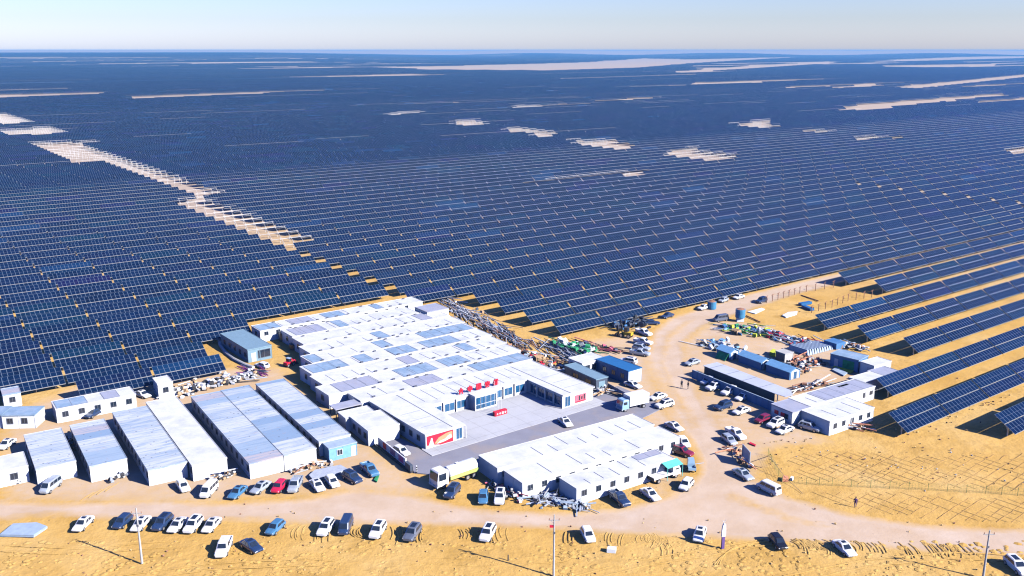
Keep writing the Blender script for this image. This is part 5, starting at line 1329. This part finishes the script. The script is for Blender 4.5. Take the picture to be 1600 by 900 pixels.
pile('stored_material', 'red, white and timber clutter at the right end of the ninth row', 'stored material', [(815, 552), (840, 565), (868, 575), (880, 588)], 4.0, 140, ['wood', 'white', 'red', 'chassis', 'paleblue', 'rusty'], 1.0, long=0.35, along=False)
pile('green_net_stack', 'stack covered with green netting beyond the white cabin', 'stack', [(868, 538), (895, 543), (925, 553)], 3.0, 90, ['green', 'green', 'steel', 'white'], 1.4, 'thing', 1.0, 0.25)
for k, (x, y, a_) in enumerate(((962, 512, 0.4), (974, 509, 1.3), (985, 512, 2.0), (996, 508, 0.9), (1003, 511, 2.6), (968, 517, 1.8))):
    q = G(x, y); t = thing('cable_drum', 'black cable drum standing in the dark heap at the front edge of the panels', 'cable drum', (q.x, q.y, 0), a_, 'cable drums at the panel edge')
    g = MB(); g.cyl((0, -0.5, 0.8), (0, 0.5, 0.8), 0.5, n=14); g.build('cable_winding', MT['blacktank'], t)
    for sy in (-1, 1):
        g = MB(); g.cyl((0, sy * 0.5, 0.8), (0, sy * 0.6, 0.8), 0.8, n=16); g.build('flange', MT['chassis'] if k % 2 else MT['greydark'], t)
for k, (x, y, h_, lab) in enumerate(((842, 566, 5, 'tall stack of timber pallets beyond the ninth row'), (856, 570, 3, 'low stack of timber pallets beside the tall one'), (1150, 522, 4, 'stack of timber pallets before the green bundles of the yard'), (1246, 583, 3, 'stack of timber pallets in the clutter of the east yard'))):
    q = G(x, y); t = thing('pallet_stack', lab, 'pallets', (q.x, q.y, 0), 0.3 + k, 'pallet stacks')
    for m_ in range(h_):
        g = MB(); z = m_ * 0.3
        for i in range(5): g.box(-0.9, 0.9, -0.9 + i * 0.4, -0.9 + i * 0.4 + 0.22, z + 0.2, z + 0.26)
        for i in range(3): g.box(-0.9 + i * 0.8, -0.9 + i * 0.8 + 0.2, -0.9, 0.92, z, z + 0.2)
        g.build('pallet', MT['wood'], t)
pile('timber_stack', 'brown and dark timber lying on the sand beyond the green stack', 'timber', [(905, 535), (935, 544), (965, 549)], 2.2, 50, ['rusty', 'chassis', 'pink', 'greydark'], 1.0, 'thing', 0.6, 0.5)
pile('cable_coils', 'black heap of cable coils at the front edge of the panels', 'cable coils', [(955, 511), (985, 507), (1010, 504)], 4.0, 130, ['blacktank', 'chassis', 'greydark', 'blue_wall'], 1.2, 'thing', 1.3, 0.1)
pile('stored_material', 'green and white bundles along the far side of the east yard', 'stored material', [(1130, 514), (1165, 516), (1195, 522)], 4.0, 130, ['green', 'white', 'steel', 'lime', 'chassis', 'blue_wall'], 1.2, long=0.4)
pile('stored_material', 'dark and blue bundles along the far side of the east yard', 'stored material', [(1195, 520), (1230, 530), (1265, 541)], 3.5, 120, ['chassis', 'blue_wall', 'white', 'red', 'paleblue'], 1.1, long=0.5)
pile('stored_material', 'pale blue crates and white sacks left of the gabled huts', 'stored material', [(1105, 536), (1130, 545), (1160, 556)], 3.5, 90, ['paleblue', 'white', 'hutblue', 'chassis', 'concrete'], 1.4, long=0.2)
pile('debris', 'mixed dark and red clutter in the middle of the east yard', 'debris', [(1225, 582), (1250, 572), (1275, 562)], 4.5, 130, ['chassis', 'white', 'rusty', 'orange', 'greydark', 'concrete'], 1.0, long=0.2)
pile('stored_material', 'white and brown bits along the far edge of the yard near the panels', 'stored material', [(1300, 543), (1330, 541), (1350, 548)], 2.5, 50, ['white', 'concrete', 'rusty', 'paleblue'], 1.0, long=0.2)
pile('debris', 'sacks and dark bars behind the long white east building', 'debris', [(1240, 612), (1262, 606), (1290, 600)], 1.6, 60, ['white', 'greydark', 'steel', 'rusty'], 0.9, long=0.4)
pile('debris', 'timber frame offcuts by the narrow shed on the lane', 'debris', [(935, 616), (948, 612)], 1.2, 26, ['wood', 'white'], 0.9, long=0.7, along=False)
pile('debris', 'pale boards lying before the white east front building', 'debris', [(1325, 668), (1350, 672)], 1.0, 22, ['white', 'wood', 'orange'], 0.8, long=0.4)
pile('debris', 'orange and pale offcuts around the foot of the sign board', 'debris', [(1130, 706), (1150, 702), (1162, 726), (1175, 732)], 1.3, 45, ['wood', 'orange', 'white', 'rusty'], 0.6, long=0.2)
pile('stones', 'scattered stones and scraps on the sand below the road', 'stones', [(0, 870), (300, 862), (700, 868), (1100, 872), (1560, 885)], 16.0, 170, ['rusty', 'track', 'track', 'track'], 0.26, hmax=0.05)
pile('stones', 'scattered scraps on the straw-gridded slope at right', 'stones', [(1190, 700), (1300, 705), (1420, 720), (1590, 735)], 12.0, 90, ['rusty', 'track', 'track', 'concrete'], 0.28, hmax=0.05)
pile('stones', 'footprints and lumps of sand between the right-hand panel rows', 'stones', [(1400, 690), (1480, 645), (1590, 600)], 6.0, 90, ['track', 'track', 'rusty'], 0.35, hmax=0.05)
# blue ribbed container stack and two grey-blue covers of the yard
t = thing('ribbed_sheet_pile', 'pale blue ribbed sheets piled before the blue hall of the yard', 'sheet pile', G(1262, 556), PI / 2 - CAMP)
g = MB()
for k in range(12): g.hexa([(k * 0.85, 0, 0), (k * 0.85 + 0.7, 0, 0), (k * 0.85 + 0.7, 6, 0), (k * 0.85, 6, 0), (k * 0.85 + 0.2, 0.4, 1.3 - 0.05 * k), (k * 0.85 + 0.6, 0.4, 1.3 - 0.05 * k), (k * 0.85 + 0.6, 5.4, 1.2 - 0.05 * k), (k * 0.85 + 0.2, 5.4, 1.2 - 0.05 * k)])
g.build('ribbed_sheet', MT['paleblue'], t)
g = MB(); g.box(9.2, 12.5, -0.6, 3.0, 0, 1.4); g.build('blue_cover', MT['blue_wall'], t)
# curved pale kerb by the grey hall
K = gp((342, 528), (344, 540), (352, 552), (366, 563), (384, 572), (396, 576)); g = MB()
for i in range(len(K) - 1): g.cyl(K[i] + Vector((0, 0, 0.25)), K[i + 1] + Vector((0, 0, 0.25)), 0.42, n=10)
tag(g.build('pale_hose', MT['concrete']), 'thick pale hose curving round the grey hall', 'hose')
pile('pipes', 'purple and grey pipes lying beside the white car at the grey hall', 'pipes', [(384, 576), (410, 583)], 1.2, 22, ['plum', 'tarp_grey', 'greydark'], 0.9, 'thing', 0.5, 0.9)
# mounting posts waiting for panels
g = MB(); g.box(-0.07, 0.07, -0.07, 0.07, -0.1, 2.0); g.beam((-0.55, 0, 1.75), (0.55, 0, 2.05), 0.09)
MPM = g.mesh('mounting_post', [MT['rusty']])
for lab, line, n in (('bare steel mounting post with a crooked top rail in the rear row of the clearing', [(1198, 473), (1227, 465), (1255, 457), (1302, 449)], 11), ('bare steel mounting post with a crooked top rail in the front row of the clearing', [(1268, 489), (1300, 480), (1325, 470), (1362, 464)], 10)):
    L_ = gp(*line)
    for k in range(n):
        s = k / (n - 1) * (len(L_) - 1); i = min(int(s), len(L_) - 2); q = L_[i].lerp(L_[i + 1], s - i)
        tag(link('mounting_post', MPM, None, q, PI / 2 - SAZ + random.uniform(-.2, .2)), lab, 'mounting post', 'bare posts in the clearing')
for px0, px1, lab in (((1252, 462), (1279, 471), 'long dark beam lying on the sand behind the front post row'), ((1166, 494), (1188, 504), 'long dark beam lying right of the near water tank')):
    g = MB(); a, b = G(*px0), G(*px1); c = (a + b) / 2; g.beam(a - c + Vector((0, 0, .15)), b - c + Vector((0, 0, .15)), 0.22, 0.25); o = g.build('steel_beam', MT['rusty']); o.location = (c.x, c.y, 0); tag(o, lab, 'beam')
for px, az, lab in (((1262, 483), 1.9, 'blue panel crate lying across the sand, lower one of a crossed pair'), ((1258, 476), 0.5, 'blue panel crate lying across the sand, upper one of a crossed pair')):
    p = G(*px); t = thing('panel_crate', lab, 'crate', (p.x, p.y, 0), az, 'crossed blue crates'); g = MB(); g.box(-2, 2, -0.6, 0.6, 0.1, 0.7); g.build('crate_body', MT['blue_deep'], t)
    g = MB()
    for x in (-1.7, 0, 1.7): g.box(x - 0.1, x + 0.1, -0.62, 0.62, 0, 0.1)
    g.build('pallet_runner', MT['wood'], t)
p = G(1336, 790)
# ------------------------------------------------------------------ people
def person(label, px, az, cloth, walk=0.0):
    me = D.meshes.new('body'); 
    J = [(0, 0, 0.95), (0, 0, 1.2), (0, 0, 1.42), (0, 0, 1.52), (0.02, 0, 1.64), (0.02, 0, 1.74)]
    ed = [(0, 1), (1, 2), (2, 3), (3, 4), (4, 5)]; rad = [0.15, 0.15, 0.15, 0.065, 0.1, 0.075]
    for sy in (-1, 1):
        i = len(J); w_ = walk * sy
        J += [(0, sy * 0.1, 0.86), (0.05 + w_ * 0.2, sy * 0.11, 0.5), (w_ * 0.35 - 0.02, sy * 0.11, 0.09), (w_ * 0.35 + 0.16, sy * 0.12, 0.05)]; rad += [0.1, 0.075, 0.055, 0.05]
        ed += [(0, i), (i, i + 1), (i + 1, i + 2), (i + 2, i + 3)]
        i = len(J); J += [(0, sy * 0.2, 1.4), (-w_ * 0.1, sy * 0.26, 1.13), (0.08 - w_ * 0.2, sy * 0.25, 0.88), (0.11 - w_ * 0.25, sy * 0.25, 0.79)]; rad += [0.075, 0.055, 0.042, 0.045]
        ed += [(2, i), (i, i + 1), (i + 1, i + 2), (i + 2, i + 3)]
    me.from_pydata(J, ed, []); tmp = D.objects.new('tmp', me); COL.objects.link(tmp)
    mo = tmp.modifiers.new('s', 'SKIN'); tmp.modifiers.new('d', 'SUBSURF').levels = 1
    for v, r in zip(me.skin_vertices[0].data, rad): v.radius = (r, r)
    me.skin_vertices[0].data[0].use_root = True
    dg = bpy.context.evaluated_depsgraph_get(); dg.update(); nm = D.meshes.new_from_object(tmp.evaluated_get(dg)); D.objects.remove(tmp)
    nm.name = 'body'; nm.materials.clear(); nm.materials.append(MT[cloth]); nm.materials.append(MT['skin'])
    for f in nm.polygons:
        z = sum(nm.vertices[v].co.z for v in f.vertices) / len(f.vertices); y = sum(abs(nm.vertices[v].co.y) for v in f.vertices) / len(f.vertices)
        f.material_index = 1 if (z > 1.5 or (y > 0.18 and z < 0.84 and z > 0.7)) else 0; f.use_smooth = True
    q = G(*px); t = thing('person', label, 'person', (q.x, q.y, 0.02), az)
    link('body', nm, t)
    g = MB(); g.loft([[(0.02 + 0.118 * s_ * math.cos(a * PI / 4) - 0.025, 0.11 * s_ * math.sin(a * PI / 4), z) for a in range(8)] for s_, z in ((0.95, 1.66), (1.0, 1.72), (0.8, 1.79), (0.35, 1.82))]); g.build('hair', MT['hair'], t)
person('person in dark clothes standing on the dirt road, left of two', (1065, 606), 2.0, 'cloth_dark', 0.2)
person('person in dark clothes standing on the dirt road, right of two', (1075, 608), 3.4, 'cloth_dark', 0.15)
person('person in purple-dark clothes standing alone on the straw grid at right', (1336, 793), 1.2, 'cloth_purple')
g = MB(); g.cyl((0, 0, -0.1), (0, 0, 0.9), 0.1, 0.08, n=8); o = g.build('marker_stake', MT['chassis']); q = G(794, 876); o.location = q; tag(o, 'short dark stake in the shadow line of the middle pole', 'stake')

# ------------------------------------------------------------------ straw grid and wheel ruts in the sand
def straw(poly, cell, name, lab):
    P_ = gp(*poly); g = MB(); x0 = min(p.x for p in P_); x1 = max(p.x for p in P_); y0 = min(p.y for p in P_); y1 = max(p.y for p in P_)
    for gi, (D1, D2) in enumerate((axes(R(50)), axes(R(50))[::-1])):
        c0 = Vector(((x0 + x1) / 2, (y0 + y1) / 2, 0)); ext = 0.5 * math.hypot(x1 - x0, y1 - y0); n = int(ext / cell)
        for k in range(-n, n + 1):
            run = None; m_ = int(2 * ext / 1.5); wob = random.uniform(-0.2, 0.2)
            for s in range(m_):
                a = c0 + D2 * (k * cell + wob + random.gauss(0, 0.04)) + D1 * (-ext + s * 1.5)
                if in_poly(a, P_) and random.random() < (0.97 if gi == 0 else 0.8):
                    if run is not None:
                        d = (a - run).normalized(); nrm = Vector((-d.y, d.x, 0)) * random.uniform(0.03, 0.06); h_ = random.uniform(0.03, 0.07) * (1 if gi == 0 else 0.5)
                        g.loft([[run - nrm, run + Vector((0, 0, h_)), run + nrm], [a - nrm, a + Vector((0, 0, h_)), a + nrm]], gi, cap=False)
                    run = a
                else: run = None
    o = g.build(name, [MT['straw'], MT['straw_pale']]); tag(o, lab, 'straw grid', kind='stuff')
straw([(1225, 708), (1330, 704), (1420, 712), (1660, 706), (1660, 772), (1420, 760), (1240, 752)], 1.55, 'straw_grid', 'straw checkerboard lines on the sand above the fence')
straw([(1250, 764), (1400, 768), (1660, 784), (1660, 822), (1450, 812), (1330, 797)], 1.55, 'straw_grid', 'straw checkerboard lines on the sand between fence and road')
g = MB()
def rut(px, py, dx, dy, bend):
    a = G(px, py); b = G(px + dx, py + dy); d = b - a; nv = Vector((-d.y, d.x, 0)).normalized(); pr = None
    for k in range(7):
        t_ = k / 6; q = a.lerp(b, t_) + nv * bend * 4 * t_ * (1 - t_)
        if pr is not None:
            dd = (q - pr).normalized(); n_ = Vector((-dd.y, dd.x, 0)) * 0.1; h_ = 0.035
            g.loft([[pr - n_, pr + Vector((0, 0, h_)), pr + n_], [q - n_, q + Vector((0, 0, h_)), q + n_]], cap=False)
        pr = q
for k in range(32):
    px = random.choice((random.uniform(380, 600), random.uniform(590, 900), random.uniform(920, 1080), random.uniform(1235, 1500), random.uniform(1235, 1500)))
    dx, dy, bd = random.uniform(-4, 8) + (14 if px > 1230 else 0), random.uniform(10, 24), random.uniform(-0.5, 0.5)
    for q in range(random.randint(3, 7)):
        x_ = px + q * random.uniform(4, 7)
        rut(x_, 821 + max(0, x_ - 700) * 0.036 + random.uniform(0, 7), dx + random.uniform(-1, 1), dy * random.uniform(0.7, 1.1), bd)
for k in range(3): rut(1000 + k * 9, 836, 34, 32, 1.2); rut(1190 + k * 8, 846, -66 - k * 12, 36, -1.5)
for k in range(4): rut(125 + k * 13, 783 - k * 5, 22, -14, 0.1)
def long_track(pts, h_=0.03):
    P_ = gp(*pts)
    for off in (-0.8, 0.8):
        pr = None
        for k in range(31):
            t_ = k / 30 * (len(P_) - 1); i = min(int(t_), len(P_) - 2); q = P_[i].lerp(P_[i + 1], t_ - i); dd = (P_[i + 1] - P_[i]).normalized(); q = q + Vector((-dd.y, dd.x, 0)) * (off + random.gauss(0, 0.05))
            if pr is not None and (h_ > 0.02 or random.random() < 0.45):
                d = (q - pr).normalized(); n_ = Vector((-d.y, d.x, 0)) * 0.16
                g.loft([[pr - n_, pr + Vector((0, 0, h_)), pr + n_], [q - n_, q + Vector((0, 0, h_)), q + n_]], cap=False)
            pr = q
for pts in ([(900, 905), (1000, 880), (1110, 862), (1200, 846)], [(180, 905), (330, 885), (480, 878), (640, 890)], [(1230, 905), (1350, 880), (1480, 868), (1600, 872)], [(620, 872), (760, 880), (880, 872)], [(0, 856), (120, 862), (260, 850)],
): long_track(pts, 0.014 if len(pts) == 7 else 0.03)
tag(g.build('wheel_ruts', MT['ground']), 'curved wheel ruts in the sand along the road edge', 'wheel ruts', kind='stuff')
g = MB()
for k in range(900):
    u, v = random.uniform(-20, 1620), random.uniform(845, 905)
    q = G(u, v); r = random.uniform(0.12, 0.6); h_ = r * random.uniform(0.05, 0.13); n = 6; rr = [random.uniform(0.7, 1.3) for _ in range(n)]
    base = [(q.x + r * rr[i] * math.cos(2 * PI * i / n), q.y + r * rr[i] * math.sin(2 * PI * i / n), -0.05) for i in range(n)]
    i0_ = len(g.v); g.v += base + [(q.x, q.y, h_)]
    for i in range(n): g.f.append((i0_ + i, i0_ + (i + 1) % n, i0_ + n)); g.m.append(0)
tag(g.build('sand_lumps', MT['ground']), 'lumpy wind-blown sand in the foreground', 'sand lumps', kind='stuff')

# ------------------------------------------------------------------ air
hz = MB(); hz.box(-15100, 15100, -15100, 15100, -2.0, 70.0)
m = D.materials.new('pale_air'); m.use_nodes = True; t_ = m.node_tree
for nd in list(t_.nodes):
    if nd.type == 'BSDF_PRINCIPLED': t_.nodes.remove(nd)
pvn = t_.nodes.new('ShaderNodeVolumePrincipled'); pvn.inputs['Color'].default_value = (0.19, 0.52, 0.93, 1); pvn.inputs['Density'].default_value = HAZE_DENSITY
pvn.inputs['Anisotropy'].default_value = 0.0
t_.links.new(pvn.outputs[0], [n for n in t_.nodes if n.type == 'OUTPUT_MATERIAL'][0].inputs['Volume'])
if HAZE_DENSITY > 0: tag(hz.build('haze', m), 'pale blue air over the far solar field', 'haze', kind='stuff')
